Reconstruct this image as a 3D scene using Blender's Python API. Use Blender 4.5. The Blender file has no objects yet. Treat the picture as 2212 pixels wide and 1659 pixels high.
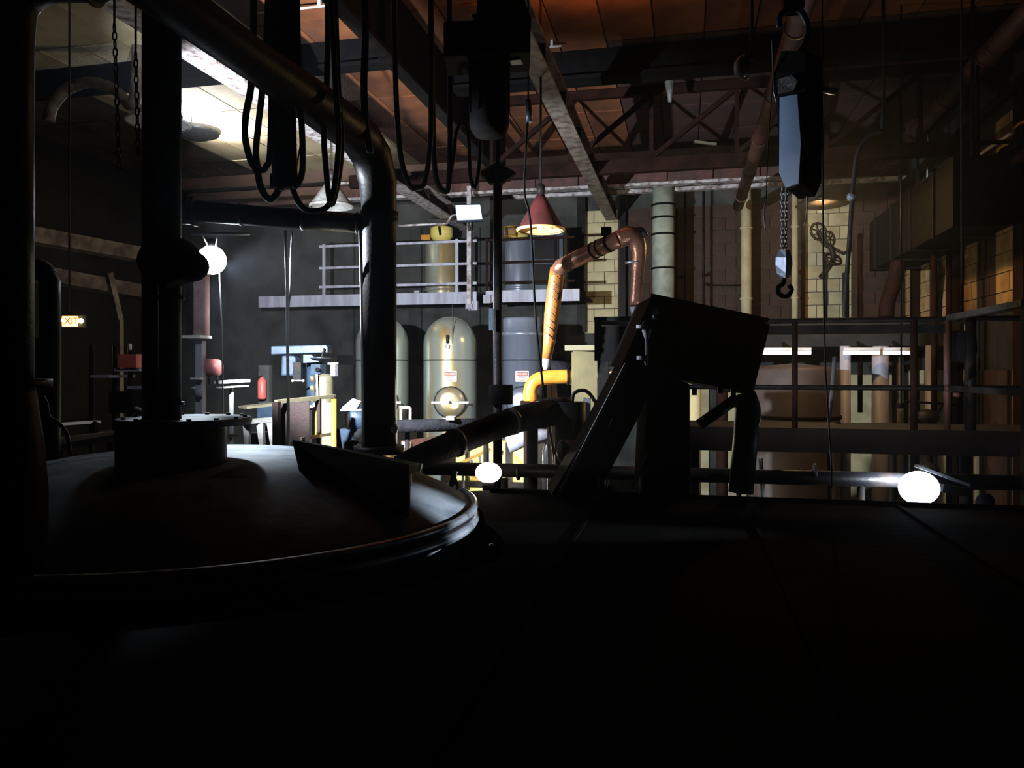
import bpy, bmesh, math, random
from mathutils import Vector, Matrix
random.seed(7)
C = bpy.context.scene.collection
SC = bpy.context.scene
# ------------------------------------------------------------------ camera
ZC = 4.0                       # eye height above the lower floor
YAW = math.radians(12.55)      # camera looks a little left of the long axis of the hall
F = 1680.0
cam_d = bpy.data.cameras.new('camera'); cam = bpy.data.objects.new('camera', cam_d); C.objects.link(cam)
cam_d.sensor_fit = 'HORIZONTAL'; cam_d.sensor_width = 36.0; cam_d.lens = F / 2212 * 36.0
cam_d.shift_y = -(829.5 - 800) / 2212 * 1.0
cam_d.clip_start = 0.05; cam_d.clip_end = 100
cam.location = (0, 0, ZC); cam.rotation_euler = (math.radians(90), 0, YAW)
SC.camera = cam
# ------------------------------------------------------------------ world, exposure
w = bpy.data.worlds.new('world'); SC.world = w; w.use_nodes = True
bg = w.node_tree.nodes['Background']; bg.inputs[0].default_value = (0.1, 0.12, 0.2, 1); bg.inputs[1].default_value = 0.0
HAZE = 0.0016              # thin steam haze in the air of the hall
vs_ = w.node_tree.nodes.new('ShaderNodeVolumeScatter'); vs_.inputs['Density'].default_value = HAZE; vs_.inputs['Anisotropy'].default_value = .75
vs_.inputs['Color'].default_value = (.75, .85, 1, 1)
w.node_tree.links.new(vs_.outputs[0], w.node_tree.nodes['World Output'].inputs['Volume'])
SC.cycles.volume_bounces = 0
SC.view_settings.view_transform = 'Standard'; SC.view_settings.look = 'None'
SC.view_settings.exposure = 0.0; SC.view_settings.gamma = 1.0; SC.view_settings.use_curve_mapping = False
SC.cycles.adaptive_threshold = 0.025; SC.cycles.max_bounces = 5; SC.cycles.diffuse_bounces = 1; SC.cycles.glossy_bounces = 3
SC.cycles.sample_clamp_indirect = 3.0; SC.cycles.caustics_reflective = False; SC.cycles.caustics_refractive = False
# strengths of the lamps and of the added spots
S_FLOOD, S_PEND, S_BULB, S_SIDE = 55.0, 3000.0, 10.0, 9.0
P_BACK, P_DOWN, P_FRONT, P_SIDEB, P_RIM, P_UP, P_FLG = 5600.0, 800.0, 850.0, 130.0, 4500.0, 5500.0, 300.0   # spots added and aimed from the lamps
W_CEIL, W_HALL, W_SIDE, W_YELL = 800.0, 210.0, 3.0, 220.0

# ------------------------------------------------------------------ helpers
FW = Vector((-math.sin(YAW), math.cos(YAW), 0)); RT = Vector((math.cos(YAW), math.sin(YAW), 0)); UP = Vector((0, 0, 1))
CAM = Vector((0, 0, ZC))
def ray(px, py): return FW + RT * ((px - 1106) / F) + UP * ((800 - py) / F)
def P(px, py, d): return CAM + ray(px, py) * d               # at depth d before the camera
def PY(px, py, Y): r = ray(px, py); return CAM + r * (Y / r.y)   # on the cross plane Y
def PX(px, py, X): r = ray(px, py); return CAM + r * (X / r.x)
def PZ(px, py, Z): r = ray(px, py); return CAM + r * ((Z - ZC) / r.z)
def V(*a): return Vector(a)

MATS = {}
def mat(name, col, rough=0.6, metal=0.0, col2=None, scale=6.0, bump=0.0, bscale=40.0, emit=None, es=0.0, spec=0.5, streak=False, lo=0.4, hi=0.65):
    m = bpy.data.materials.new(name); m.use_nodes = True; nt = m.node_tree; n = nt.nodes; l = nt.links
    b = n['Principled BSDF']
    b.inputs['Base Color'].default_value = (*col, 1); b.inputs['Roughness'].default_value = rough
    b.inputs['Metallic'].default_value = metal; b.inputs['Specular IOR Level'].default_value = spec
    tc = n.new('ShaderNodeTexCoord'); mp = n.new('ShaderNodeMapping'); l.new(tc.outputs['Object'], mp.inputs[0])
    if streak: mp.inputs['Scale'].default_value = (1, 1, 0.12)
    if col2 is not None:
        nz = n.new('ShaderNodeTexNoise'); nz.inputs['Scale'].default_value = scale; nz.inputs['Detail'].default_value = 6
        l.new(mp.outputs[0], nz.inputs['Vector'])
        cr = n.new('ShaderNodeValToRGB'); cr.color_ramp.elements[0].position = lo; cr.color_ramp.elements[1].position = hi
        cr.color_ramp.elements[0].color = (*col, 1); cr.color_ramp.elements[1].color = (*col2, 1)
        l.new(nz.outputs['Fac'], cr.inputs[0]); l.new(cr.outputs[0], b.inputs['Base Color'])
        mr = n.new('ShaderNodeMapRange'); mr.inputs['To Min'].default_value = max(0.05, rough - 0.1); mr.inputs['To Max'].default_value = min(1, rough + 0.12)
        l.new(nz.outputs['Fac'], mr.inputs[0]); l.new(mr.outputs[0], b.inputs['Roughness'])
    if bump:
        nb = n.new('ShaderNodeTexNoise'); nb.inputs['Scale'].default_value = bscale; nb.inputs['Detail'].default_value = 4
        l.new(tc.outputs['Object'], nb.inputs['Vector'])
        bp = n.new('ShaderNodeBump'); bp.inputs['Strength'].default_value = bump; bp.inputs['Distance'].default_value = 0.02
        l.new(nb.outputs['Fac'], bp.inputs['Height']); l.new(bp.outputs[0], b.inputs['Normal'])
    if emit is not None:
        b.inputs['Emission Color'].default_value = (*emit, 1); b.inputs['Emission Strength'].default_value = es
    MATS[name] = m; return m

BLACK = mat('black_painted_steel', (0.004, 0.004, 0.005), 0.45, 0.0, (0.012, 0.009, 0.007), 5, 0.12, spec=0.07)
BLACKM = mat('matt_black', (0.004, 0.004, 0.0045), 0.8, 0, (0.007, 0.006, 0.005), 6, 0.1, spec=0.04)
RUBBER = mat('black_rubber', (0.004, 0.0035, 0.0035), 0.55, spec=0.2)
CAST = mat('dark_cast_iron', (0.022, 0.022, 0.025), 0.5, 0.3, (0.012, 0.010, 0.009), 8, 0.3)
RUSTY = mat('rust_brown_steel', (0.016, 0.005, 0.003), 0.75, 0.0, (0.007, 0.0025, 0.0015), 4, 0.2, spec=0.08)
REDOX = mat('red_oxide_paint', (0.07, 0.018, 0.010), 0.6, 0, (0.025, 0.008, 0.005), 5, 0.15)
BEAMP = mat('dusty_pale_beam_paint', (0.46, 0.43, 0.42), 0.55, 0, (0.14, 0.09, 0.08), 9, 0.5, 60)
PINKST = mat('pinkish_steel_paint', (0.38, 0.24, 0.22), 0.5, 0, (0.22, 0.10, 0.09), 4, 0.2)
GREYP = mat('grey_steel_paint', (0.36, 0.36, 0.42), 0.5, 0, (0.24, 0.22, 0.26), 7, 0.25, 30, streak=True)
WHITEP = mat('white_paint', (0.75, 0.75, 0.74), 0.5, 0, (0.6, 0.58, 0.55), 6)
GALV = mat('galvanised_steel', (0.45, 0.47, 0.5), 0.4, 0.6, (0.32, 0.33, 0.36), 12)
OLIVE = mat('olive_column_paint', (0.13, 0.105, 0.045), 0.6, 0, (0.09, 0.07, 0.03), 3, 0.1)
TANKM = mat('stainless_tank_steel', (0.46, 0.50, 0.43), 0.27, 0.6, (0.50, 0.34, 0.12), 2.6, 0.05, 4, streak=True, lo=0.44, hi=0.62)
TANKB = mat('bluish_stainless_steel', (0.38, 0.43, 0.55), 0.27, 0.6, (0.26, 0.28, 0.33), 2, 0.05, 5, streak=True)
LIDM = mat('dusty_steel_lid', (0.20, 0.23, 0.26), 0.7, 0.0, (0.10, 0.12, 0.135), 5, 0.15, 14, spec=0.08)
RIMM = mat('steel_rim', (0.34, 0.37, 0.42), 0.33, 0.6, (0.12, 0.13, 0.15), 6, 0.1)
BLUEM = mat('blue_grey_machine_paint', (0.018, 0.030, 0.048), 0.45, 0.0, (0.010, 0.018, 0.028), 6, 0.1, spec=0.3)
LEFTW = mat('dark_wall', (0.014, 0.012, 0.010), 0.9, 0, (0.008, 0.007, 0.006), 1.5, 0.3, 20)  # left wall, darker than the back wall
DUSTB = mat('brown_dusty_flange', (0.17, 0.14, 0.11), 0.55, 0, (0.06, 0.035, 0.028), 6, 0.4, 50)
VATP = mat('brown_vat_paint', (0.055, 0.04, 0.034), 0.6, 0, (0.03, 0.018, 0.015), 2, 0.15)
PALEG = mat('pale_green_duct', (0.30, 0.32, 0.25), 0.6, 0, (0.20, 0.21, 0.16), 4, 0.1)
BLUEPL = mat('blue_enamel_plate', (0.15, 0.25, 0.42), 0.4, 0.1, (0.11, 0.19, 0.34), 5)
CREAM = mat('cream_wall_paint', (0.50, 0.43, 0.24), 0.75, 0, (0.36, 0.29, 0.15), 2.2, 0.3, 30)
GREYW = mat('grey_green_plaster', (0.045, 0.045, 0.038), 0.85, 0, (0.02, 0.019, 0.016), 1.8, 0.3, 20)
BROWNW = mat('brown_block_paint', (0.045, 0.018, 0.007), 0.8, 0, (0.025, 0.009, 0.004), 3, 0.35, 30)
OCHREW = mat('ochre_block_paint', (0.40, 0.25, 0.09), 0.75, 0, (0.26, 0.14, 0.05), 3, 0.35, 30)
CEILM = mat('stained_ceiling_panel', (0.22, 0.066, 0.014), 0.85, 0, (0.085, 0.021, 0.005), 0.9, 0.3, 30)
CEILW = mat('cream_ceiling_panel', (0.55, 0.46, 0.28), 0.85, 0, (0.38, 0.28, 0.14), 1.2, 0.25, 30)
CEILS = mat('shaded_left_ceiling_panel', (0.09, 0.065, 0.035), 0.9, 0, (0.04, 0.028, 0.015), 1.2, 0.25, 30)  # darker panels; the dimness of the left ceiling is put into their colour
CEILR = mat('shaded_red_ceiling_panel', (0.045, 0.014, 0.006), 0.9, 0, (0.022, 0.007, 0.003), 1.2, 0.25, 30)  # shade behind the girder is put into the panel colour
CEILD = mat('dark_ceiling_joint', (0.04, 0.025, 0.015), 0.9)
YELLW = mat('yellow_room_paint', (0.72, 0.58, 0.16), 0.6, 0, (0.6, 0.46, 0.10), 2.5, 0.1)
YELST = mat('yellow_steel_paint', (0.26, 0.13, 0.008), 0.4, 0, (0.18, 0.075, 0.005), 5, 0.1)
ORANGEP = mat('orange_brown_jacket', (0.42, 0.16, 0.035), 0.35, 0.2, (0.25, 0.09, 0.03), 7, 0.35, 22)
COPPER = mat('weathered_copper_jacket', (0.34, 0.15, 0.09), 0.36, 0.45, (0.20, 0.09, 0.06), 6, 0.3, 25)
AMBERP = mat('amber_pipe_lacquer', (0.62, 0.26, 0.03), 0.33, 0.1, (0.5, 0.17, 0.02), 8, 0.1)
INSUL = mat('dark_insulation_wrap', (0.005, 0.005, 0.006), 0.75, 0, (0.010, 0.009, 0.011), 12, 0.6, 40, spec=0.05)
SHADER = mat('dull_red_enamel', (0.06, 0.012, 0.012), 0.45, 0.0, (0.035, 0.008, 0.008), 5)
SHADEG = mat('grey_enamel', (0.13, 0.125, 0.115), 0.5, 0.1, (0.07, 0.06, 0.05), 9, 0.2)
SHADEIN = mat('amber_enamel_inside', (0.75, 0.42, 0.13), 0.45)
REDP = mat('red_paint', (0.55, 0.10, 0.08), 0.45, 0, (0.42, 0.07, 0.06), 4)
PINKC = mat('pink_red_tank_paint', (0.62, 0.20, 0.18), 0.45)
BEIGEP = mat('beige_cylinder_paint', (0.085, 0.073, 0.042), 0.5, 0, (0.055, 0.045, 0.025), 4, 0.1)
CLOTH = mat('white_cloth', (0.85, 0.86, 0.9), 0.8)
CONC = mat('dark_concrete', (0.014, 0.013, 0.012), 0.9, 0, (0.008, 0.0075, 0.007), 3, 0.4, 25)
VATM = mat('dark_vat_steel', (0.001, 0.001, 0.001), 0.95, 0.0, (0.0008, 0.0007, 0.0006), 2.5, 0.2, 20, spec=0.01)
WOOD = mat('dark_wood', (0.010, 0.004, 0.0025), 0.75, 0, (0.006, 0.0025, 0.0015), 5, 0.2, spec=0.2)
PAPER = mat('white_sign_plastic', (0.85, 0.85, 0.85), 0.5)
SIGNR = mat('red_sign_print', (0.65, 0.12, 0.06), 0.5)
SIGNK = mat('black_sign_print', (0.03, 0.03, 0.03), 0.5)
DEVICE = mat('grey_blue_hook_block', (0.30, 0.36, 0.48), 0.35, 0.3, (0.16, 0.19, 0.27), 30)
E_COOL = mat('cool_lamp_glow', (0.9, 0.95, 1), 0.4, emit=(0.78, 0.88, 1.0), es=S_FLOOD)
E_PEND = mat('pendant_lamp_glow', (1, 1, 1), 0.4, emit=(0.95, 0.97, 1.0), es=S_PEND)
E_BULB = mat('bulb_glow', (1, 1, 1), 0.4, emit=(1.0, 0.93, 0.72), es=S_BULB)
E_SIDE = mat('side_lamp_glow', (0.9, 0.95, 1), 0.4, emit=(0.75, 0.87, 1.0), es=S_SIDE)
E_PANEL = mat('led_panel_glow', (0.9, 0.95, 0.95), 0.4, emit=(0.62, 0.80, 0.85), es=0.85)
E_EXITY = mat('exit_panel_glow', (1, 0.8, 0.3), 0.4, emit=(1.0, 0.62, 0.22), es=3.5)
E_EXITR = mat('exit_letter_glow', (1, 0.2, 0.05), 0.4, emit=(1.0, 0.06, 0.02), es=0.7)
E_EXITW = mat('emergency_bulb_glow', (1, 0.9, 0.6), 0.4, emit=(1.0, 0.82, 0.35), es=30)
E_TUBE = mat('fluorescent_glow', (1, 1, 1), 0.4, emit=(0.85, 0.87, 0.84), es=1.6)

OFF = {}
class MB:
    def __init__(s): s.bm = bmesh.new()
    def _v(s, pts): return [s.bm.verts.new(p) for p in pts]
    def box(s, c, size, R=None):
        c = Vector(c); h = Vector(size) / 2; vs = []
        for x in (-1, 1):
            for y in (-1, 1):
                for z in (-1, 1):
                    p = Vector((x * h.x, y * h.y, z * h.z))
                    vs.append(s.bm.verts.new(c + (R @ p if R else p)))
        for f in ((0, 1, 3, 2), (4, 6, 7, 5), (0, 4, 5, 1), (2, 3, 7, 6), (0, 2, 6, 4), (1, 5, 7, 3)):
            s.bm.faces.new([vs[i] for i in f])
        return s
    def span(s, x0, x1, y0, y1, z0, z1):
        return s.box(((x0 + x1) / 2, (y0 + y1) / 2, (z0 + z1) / 2), (abs(x1 - x0), abs(y1 - y0), abs(z1 - z0)))
    def bar(s, a, b, w_, h_, up=None):
        a = Vector(a); b = Vector(b); d = (b - a); L = d.length; d.normalize()
        u = Vector(up) if up else (Vector((0, 0, 1)) if abs(d.z) < 0.95 else Vector((0, 1, 0)))
        x = d.cross(u).normalized(); z = x.cross(d).normalized()
        R = Matrix((x, d, z)).transposed()
        return s.box((a + b) / 2, (w_, L, h_), R)
    def tube(s, pts, r, seg=12, smooth=True, res=0, cap=True):
        pts = [Vector(p) for p in pts]
        if res and len(pts) > 2:
            q = []
            rr = r if isinstance(r, (list, tuple)) else None; nr = []
            for i in range(len(pts) - 1):
                p0 = pts[max(i - 1, 0)]; p1 = pts[i]; p2 = pts[i + 1]; p3 = pts[min(i + 2, len(pts) - 1)]
                for k in range(res):
                    t = k / res
                    q.append(0.5 * ((2 * p1) + (p2 - p0) * t + (2 * p0 - 5 * p1 + 4 * p2 - p3) * t * t + (3 * p1 - p0 - 3 * p2 + p3) * t ** 3))
                    if rr: nr.append(rr[i] * (1 - t) + rr[i + 1] * t)
            q.append(pts[-1])
            if rr: nr.append(rr[-1]); r = nr
            pts = q
        R = r if isinstance(r, (list, tuple)) else [r] * len(pts)
        t0 = (pts[1] - pts[0]).normalized()
        n = t0.orthogonal().normalized(); rings = []
        for i, p in enumerate(pts):
            if i == 0: t = t0
            elif i == len(pts) - 1: t = (pts[-1] - pts[-2]).normalized()
            else:
                t = ((pts[i + 1] - p).normalized() + (p - pts[i - 1]).normalized())
                t = t.normalized() if t.length > 1e-6 else t0
            n = (n - t * n.dot(t)); n = n.normalized() if n.length > 1e-6 else t.orthogonal().normalized()
            b = t.cross(n)
            k = 1.0
            if 0 < i < len(pts) - 1:
                c = max(-1, min(1, (pts[i + 1] - p).normalized().dot((p - pts[i - 1]).normalized())))
                k = min(1.3, 1 / max(0.3, math.cos(math.acos(c) / 2)))
            rings.append(s._v([p + (n * math.cos(a) + b * math.sin(a)) * R[i] for a in [2 * math.pi * j / seg for j in range(seg)]]))
        for i in range(len(rings) - 1):
            for j in range(seg):
                f = s.bm.faces.new((rings[i][j], rings[i][(j + 1) % seg], rings[i + 1][(j + 1) % seg], rings[i + 1][j])); f.smooth = smooth
        if cap:
            s.bm.faces.new(rings[0][::-1]); s.bm.faces.new(rings[-1])
        return s
    def lathe(s, c, prof, axis=(0, 0, 1), seg=32, smooth=True, a0=0.0, a1=2 * math.pi):
        c = Vector(c); ax = Vector(axis).normalized(); n = ax.orthogonal().normalized() if abs(ax.z) < 0.99 else Vector((1, 0, 0)); b = ax.cross(n)
        full = abs(a1 - a0 - 2 * math.pi) < 1e-4; N = seg if full else seg + 1; rings = []
        for r, z in prof:
            if r < 1e-5: rings.append([s.bm.verts.new(c + ax * z)])
            else: rings.append(s._v([c + ax * z + (n * math.cos(a) + b * math.sin(a)) * r for a in [a0 + (a1 - a0) * j / seg for j in range(N)]]))
        for i in range(len(rings) - 1):
            A, B = rings[i], rings[i + 1]
            for j in range(seg):
                k = (j + 1) % N
                vs = [A[0] if len(A) == 1 else A[j], A[0] if len(A) == 1 else A[k], B[0] if len(B) == 1 else B[k], B[0] if len(B) == 1 else B[j]]
                u = []
                for v in vs:
                    if v not in u: u.append(v)
                if len(u) >= 3:
                    f = s.bm.faces.new(u); f.smooth = smooth
        return s
    def prism(s, poly, ext):
        ext = Vector(ext); a = s._v([Vector(p) for p in poly]); b = s._v([Vector(p) + ext for p in poly]); n = len(a)
        s.bm.faces.new(a); s.bm.faces.new(b[::-1])
        for i in range(n): s.bm.faces.new((a[i], b[i], b[(i + 1) % n], a[(i + 1) % n]))
        return s
    def loft(s, polys, smooth=False):
        rs = [s._v([Vector(p) for p in q]) for q in polys]; n = len(rs[0])
        for i in range(len(rs) - 1):
            for j in range(n):
                f = s.bm.faces.new((rs[i][j], rs[i][(j + 1) % n], rs[i + 1][(j + 1) % n], rs[i + 1][j])); f.smooth = smooth
        s.bm.faces.new(rs[0][::-1]); s.bm.faces.new(rs[-1]); return s
    def sphere(s, c, r, sc=(1, 1, 1), seg=20, rings=12):
        c = Vector(c); prof = [(math.sin(math.pi * i / rings) * r, -math.cos(math.pi * i / rings) * r * sc[2]) for i in range(rings + 1)]
        st = len(s.bm.verts); s.lathe(c, prof, seg=seg); s.bm.verts.ensure_lookup_table()
        for v in s.bm.verts[st:]:
            v.co.x = c.x + (v.co.x - c.x) * sc[0]; v.co.y = c.y + (v.co.y - c.y) * sc[1]
        return s
    def build(s, name, m, parent=None, label=None, cat=None, group=None, kind=None, bevel=0.0, split=True):
        bm = s.bm
        bmesh.ops.recalc_face_normals(bm, faces=bm.faces)
        if parent is not None: o0 = OFF[parent.name]
        else:
            xs = [v.co.x for v in bm.verts]; ys = [v.co.y for v in bm.verts]; zs = [v.co.z for v in bm.verts]
            o0 = Vector(((min(xs) + max(xs)) / 2, (min(ys) + max(ys)) / 2, min(zs)))
        bmesh.ops.translate(bm, vec=-o0, verts=bm.verts)
        me = bpy.data.meshes.new(name); bm.to_mesh(me); bm.free(); me.materials.append(m)
        o = bpy.data.objects.new(name, me); C.objects.link(o); OFF[o.name] = o0
        if parent is not None: o.parent = parent
        else: o.location = o0
        if bevel:
            md = o.modifiers.new('bevel', 'BEVEL'); md.width = bevel; md.segments = 2; md.limit_method = 'ANGLE'
        tag(o, label, cat, group, kind); return o
def tag(o, label=None, cat=None, group=None, kind=None):
    if label: o['label'] = label
    if cat: o['category'] = cat
    if group: o['group'] = group
    if kind: o['kind'] = kind
    return o
def thing(name, label, cat, loc, group=None):
    o = bpy.data.objects.new(name, None); C.objects.link(o); o.location = Vector(loc); o.empty_display_size = 0.1
    OFF[o.name] = Vector(loc); return tag(o, label, cat, group)
def struct(mb, name, m, parent=None, label=None): 
    o = mb.build(name, m, parent, label)
    if parent is None: o['kind'] = 'structure'
    return o
def copy_tree(o, loc=None, label=None, parent=None):
    c = o.copy(); C.objects.link(c); OFF[c.name] = OFF[o.name]
    if parent is not None: c.parent = parent
    if loc is not None: c.location = Vector(loc)
    if label: c['label'] = label
    for ch in list(o.children): copy_tree(ch, parent=c)
    return c
def text_mb(s, loc, size, xdir, updir, depth=0.003, align='CENTER'):
    cu = bpy.data.curves.new('t', 'FONT'); cu.body = s; cu.size = size; cu.extrude = depth; cu.align_x = align; cu.align_y = 'CENTER'
    o = bpy.data.objects.new('t', cu); C.objects.link(o)
    dg = bpy.context.evaluated_depsgraph_get(); me = bpy.data.meshes.new_from_object(o.evaluated_get(dg))
    x = Vector(xdir).normalized(); y = Vector(updir).normalized(); z = x.cross(y)
    M = Matrix((x, y, z)).transposed().to_4x4(); M.translation = Vector(loc)
    me.transform(M); mb = MB(); mb.bm.from_mesh(me)
    bpy.data.objects.remove(o); bpy.data.meshes.remove(me); return mb

# ================================================================== THE SETTING
XL, XR, Y0, YB, ZT = -14.0, 4.8, -3.0, 19.0, 9.2
struct(MB().span(XL - .3, XR + .3, Y0 - .3, YB + .3, -.3, 0), 'floor', CONC)
ceil = struct(MB().span(XL - .3, XR + .3, Y0 - .3, YB + .3, ZT + .05, ZT + .35), 'ceiling', CEILD)
base = None
for i in range(25):
    for j in range(6):
        x0 = XL + i * .752; y0 = 9.0 + j * 1.66
        if base is None:
            base = MB().span(x0 + .012, x0 + .74, y0 + .02, y0 + 1.64, ZT, ZT + .05).build('panel', CEILM, ceil)
            bx, by = x0, y0; continue
        c = base.copy(); C.objects.link(c); c.location = (x0 - bx, y0 - by, random.uniform(-.004, .008))
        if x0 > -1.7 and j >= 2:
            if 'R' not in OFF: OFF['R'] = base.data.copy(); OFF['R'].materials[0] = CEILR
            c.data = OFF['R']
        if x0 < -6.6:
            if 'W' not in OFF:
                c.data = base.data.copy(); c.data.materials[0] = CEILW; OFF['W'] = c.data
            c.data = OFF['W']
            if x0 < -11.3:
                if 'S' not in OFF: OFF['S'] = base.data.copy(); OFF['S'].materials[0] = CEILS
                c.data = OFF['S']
struct(MB().span(XL - .3, XL, Y0, YB, 0, ZT + .1), 'wall_left', LEFTW)
wr = struct(MB().span(XR, XR + .3, Y0, YB, 0, ZT + .1), 'wall_right', CONC)
wb = struct(MB().span(XL, XR, YB, YB + .3, 0, ZT + .1), 'wall_back', GREYW)
struct(MB().span(XL, XR, Y0 - .3, Y0, 0, ZT + .1), 'wall_front', CONC)
# painted blocks of the back wall (right half) and of the right wall
def blocks(parent, along, a0, a1, z0, z1, w_, h_, fixed, matf, n=(0, -1)):
    protos = {}
    j = 0; z = z0
    while z < z1 - .01:
        a = a0 - (w_ / 2 if j % 2 else 0)
        while a < a1 - .01:
            s0, s1 = max(a, a0), min(a + w_, a1)
            if s1 - s0 > .05:
                m = matf((s0 + s1) / 2, z); dp = .03
                key = (m.name, round(s1 - s0, 2)); t = random.uniform(0, .008)
                if along == 'x': o3 = (s0, 0, z)
                else: o3 = (0, s0, z)
                if key not in protos:
                    mb = MB()
                    if along == 'x': mb.span(s0 + .008, s1 - .008, fixed - dp, fixed, z + .008, z + h_ - .008)
                    else: mb.span(fixed - dp, fixed, s0 + .008, s1 - .008, z + .008, z + h_ - .008)
                    o = mb.build('block', m, parent); protos[key] = (o, o3)
                else:
                    o, q = protos[key]; c = o.copy(); C.objects.link(c)
                    c.location = (o3[0] - q[0] - (t if along == 'y' else 0), o3[1] - q[1] - (t if along == 'x' else 0), o3[2] - q[2])
            a += w_
        z += h_; j += 1
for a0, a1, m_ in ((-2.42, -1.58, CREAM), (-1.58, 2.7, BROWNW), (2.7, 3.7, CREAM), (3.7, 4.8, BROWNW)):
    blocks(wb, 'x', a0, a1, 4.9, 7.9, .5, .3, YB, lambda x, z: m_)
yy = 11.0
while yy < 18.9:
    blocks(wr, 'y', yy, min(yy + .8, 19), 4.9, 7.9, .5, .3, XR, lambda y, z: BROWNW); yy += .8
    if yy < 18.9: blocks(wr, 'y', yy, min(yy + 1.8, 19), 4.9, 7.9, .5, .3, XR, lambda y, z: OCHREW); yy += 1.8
# lower back and right wall bays, behind and under the upper floor
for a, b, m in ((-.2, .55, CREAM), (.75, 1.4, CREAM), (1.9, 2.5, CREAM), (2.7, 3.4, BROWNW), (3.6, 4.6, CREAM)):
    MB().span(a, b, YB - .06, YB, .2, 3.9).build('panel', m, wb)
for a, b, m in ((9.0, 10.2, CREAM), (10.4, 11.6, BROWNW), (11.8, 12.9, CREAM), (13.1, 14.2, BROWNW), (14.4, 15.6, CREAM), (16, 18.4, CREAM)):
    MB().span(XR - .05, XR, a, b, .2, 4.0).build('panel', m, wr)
for x in (-8.6, -7.7, -6.75, -5.2, -3.6):
    MB().span(x - .16, x + .16, YB - .1, YB, 0, 7.6).build('pilaster', GREYW, wb)
MB().span(-8.9, -3.0, YB - .12, YB, 4.15, 4.4).build('ledge', CONC, wb)
# upper floor at the back right
uf = struct(MB().span(-1.6, XR, 14.6, YB, 4.42, 4.92), 'trim_1', CONC)
uf['label'] = 'dark concrete edge of the upper floor, behind the steel walkway'
# wall head band and crane-beam ledge
hb = struct(MB().span(XL, XR, YB - .35, YB, 8.35, 9.2), 'trim_2', BROWNW); hb['label'] = 'dark header band along the top of the back wall'

# ------------------------------------------------------------------ roof steel
def ibeam_mb(a, b, fw_, hh, tf, tw):
    a = Vector(a); b = Vector(b); m = MB()
    m.bar(a + UP * (tf / 2), b + UP * (tf / 2), fw_, tf); m.bar(a + UP * (hh - tf / 2), b + UP * (hh - tf / 2), fw_, tf)
    m.bar(a + UP * (hh / 2), b + UP * (hh / 2), tw, hh - 2 * tf); return m
def ibeam(name, a, b, fw_, hh, tf, tw, mf, mw, label, group=None):
    a = Vector(a); b = Vector(b); t = thing(name, label, 'beam', (a + b) / 2, group)
    for k, z in (('lower_flange', tf / 2), ('upper_flange', hh - tf / 2)):
        MB().bar(a + UP * z, b + UP * z, fw_, tf).build(k, mf, t)
    MB().bar(a + UP * (hh / 2), b + UP * (hh / 2), tw, hh - 2 * tf).build('web', mw, t)
    n = max(2, int((b - a).length / 1.6)); d = (b - a) / n; sd = d.normalized().cross(UP)
    proto = None
    for i in range(n + 1):
        p = a + d * i
        if proto is None:
            proto = MB().bar(p + UP * tf, p + UP * (hh - tf), fw_ * .9, .012, up=d).build('stiffener', mw, t)
        else:
            c = proto.copy(); C.objects.link(c); c.location = d * i
    return t
ibeam('runway_beam', (-5.33, 1.0, 7.48), (-5.33, YB - .36, 7.48), .30, .34, .03, .02, BEAMP, RUSTY, 'pale dusty runway beam lit from below, running back at upper left')
ibeam('runway_beam', (-1.72, 1.0, 7.58), (-1.72, YB - .36, 7.58), .26, .30, .03, .02, DUSTB, RUSTY, 'grey dusty monorail beam slanting down right of the big black hoist')
g = thing('girder', 'deep dark girder side with a glinting lower edge, left of the black hoist', 'beam', (-3.9, 10, 8.15))
MB().span(-3.92, -3.88, 0, 16.8, 8.22, 9.19).build('web', RUSTY, g); MB().span(-4.0, -3.8, 0, 16.8, 8.17, 8.22).build('lower_flange', BLACK, g)
for i in range(8): MB().span(-4.0, -3.8, 1.5 + 2 * i, 1.515 + 2 * i, 8.22, 9.18).build('stiffener', RUSTY, g)
g = thing('cross_girder', 'wide dark crosswise roof girder below the orange ceiling panels', 'beam', (0, 12.6, 8.6))
MB().span(-3.8, XR, 12.55, 12.65, 8.74, 9.19).build('web', BLACKM, g); MB().span(-3.8, XR, 12.4, 12.8, 8.68, 8.74).build('lower_flange', BLACKM, g)
g = thing('cross_girder', 'dark crosswise roof girder over the pale lit ceiling at upper left', 'beam', (-9, 11.4, 8.6))
MB().span(XL, -4.0, 11.35, 11.45, 8.8, 9.19).build('web', BLACKM, g); MB().span(XL, -4.0, 11.25, 11.55, 8.74, 8.8).build('lower_flange', BLACKM, g)
# lattice truss
t = thing('roof_truss', 'dark lattice roof truss crossing behind the black hoist', 'truss', (0, 14.4, 7.7)); yt = 14.4
MB().span(-3.7, XR, yt - .06, yt + .06, 9.02, 9.18).build('top_chord', RUSTY, t)
MB().span(-6.5, XR, yt - .08, yt + .08, 7.62, 7.86).build('bottom_chord', RUSTY, t)
xs = [-3.6, -2.1, -.6, .9, 2.4, 3.9]
for i, x in enumerate(xs):
    MB().bar((x, yt, 7.86), (x, yt, 9.02), .07, .07, up=(0, 1, 0)).build('post', RUSTY, t)
    if i < len(xs) - 1: MB().bar((x + .04, yt, 7.9), (xs[i + 1] - .04, yt, 9.0), .08, .1, up=(0, 1, 0)).build('diagonal', RUSTY, t)
MB().bar(PY(1500, 306, 14.3), PY(1548, 312, 14.3), .06, .04).build('rag', BEIGEP, t, 'pale scrap caught on the truss')
fp = PY(1447, 190, 13.6)
ft_ = thing('hanging_fitting', 'small pale metal fitting hanging under the dark roof left of the round red housing', 'fitting', fp)
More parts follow.
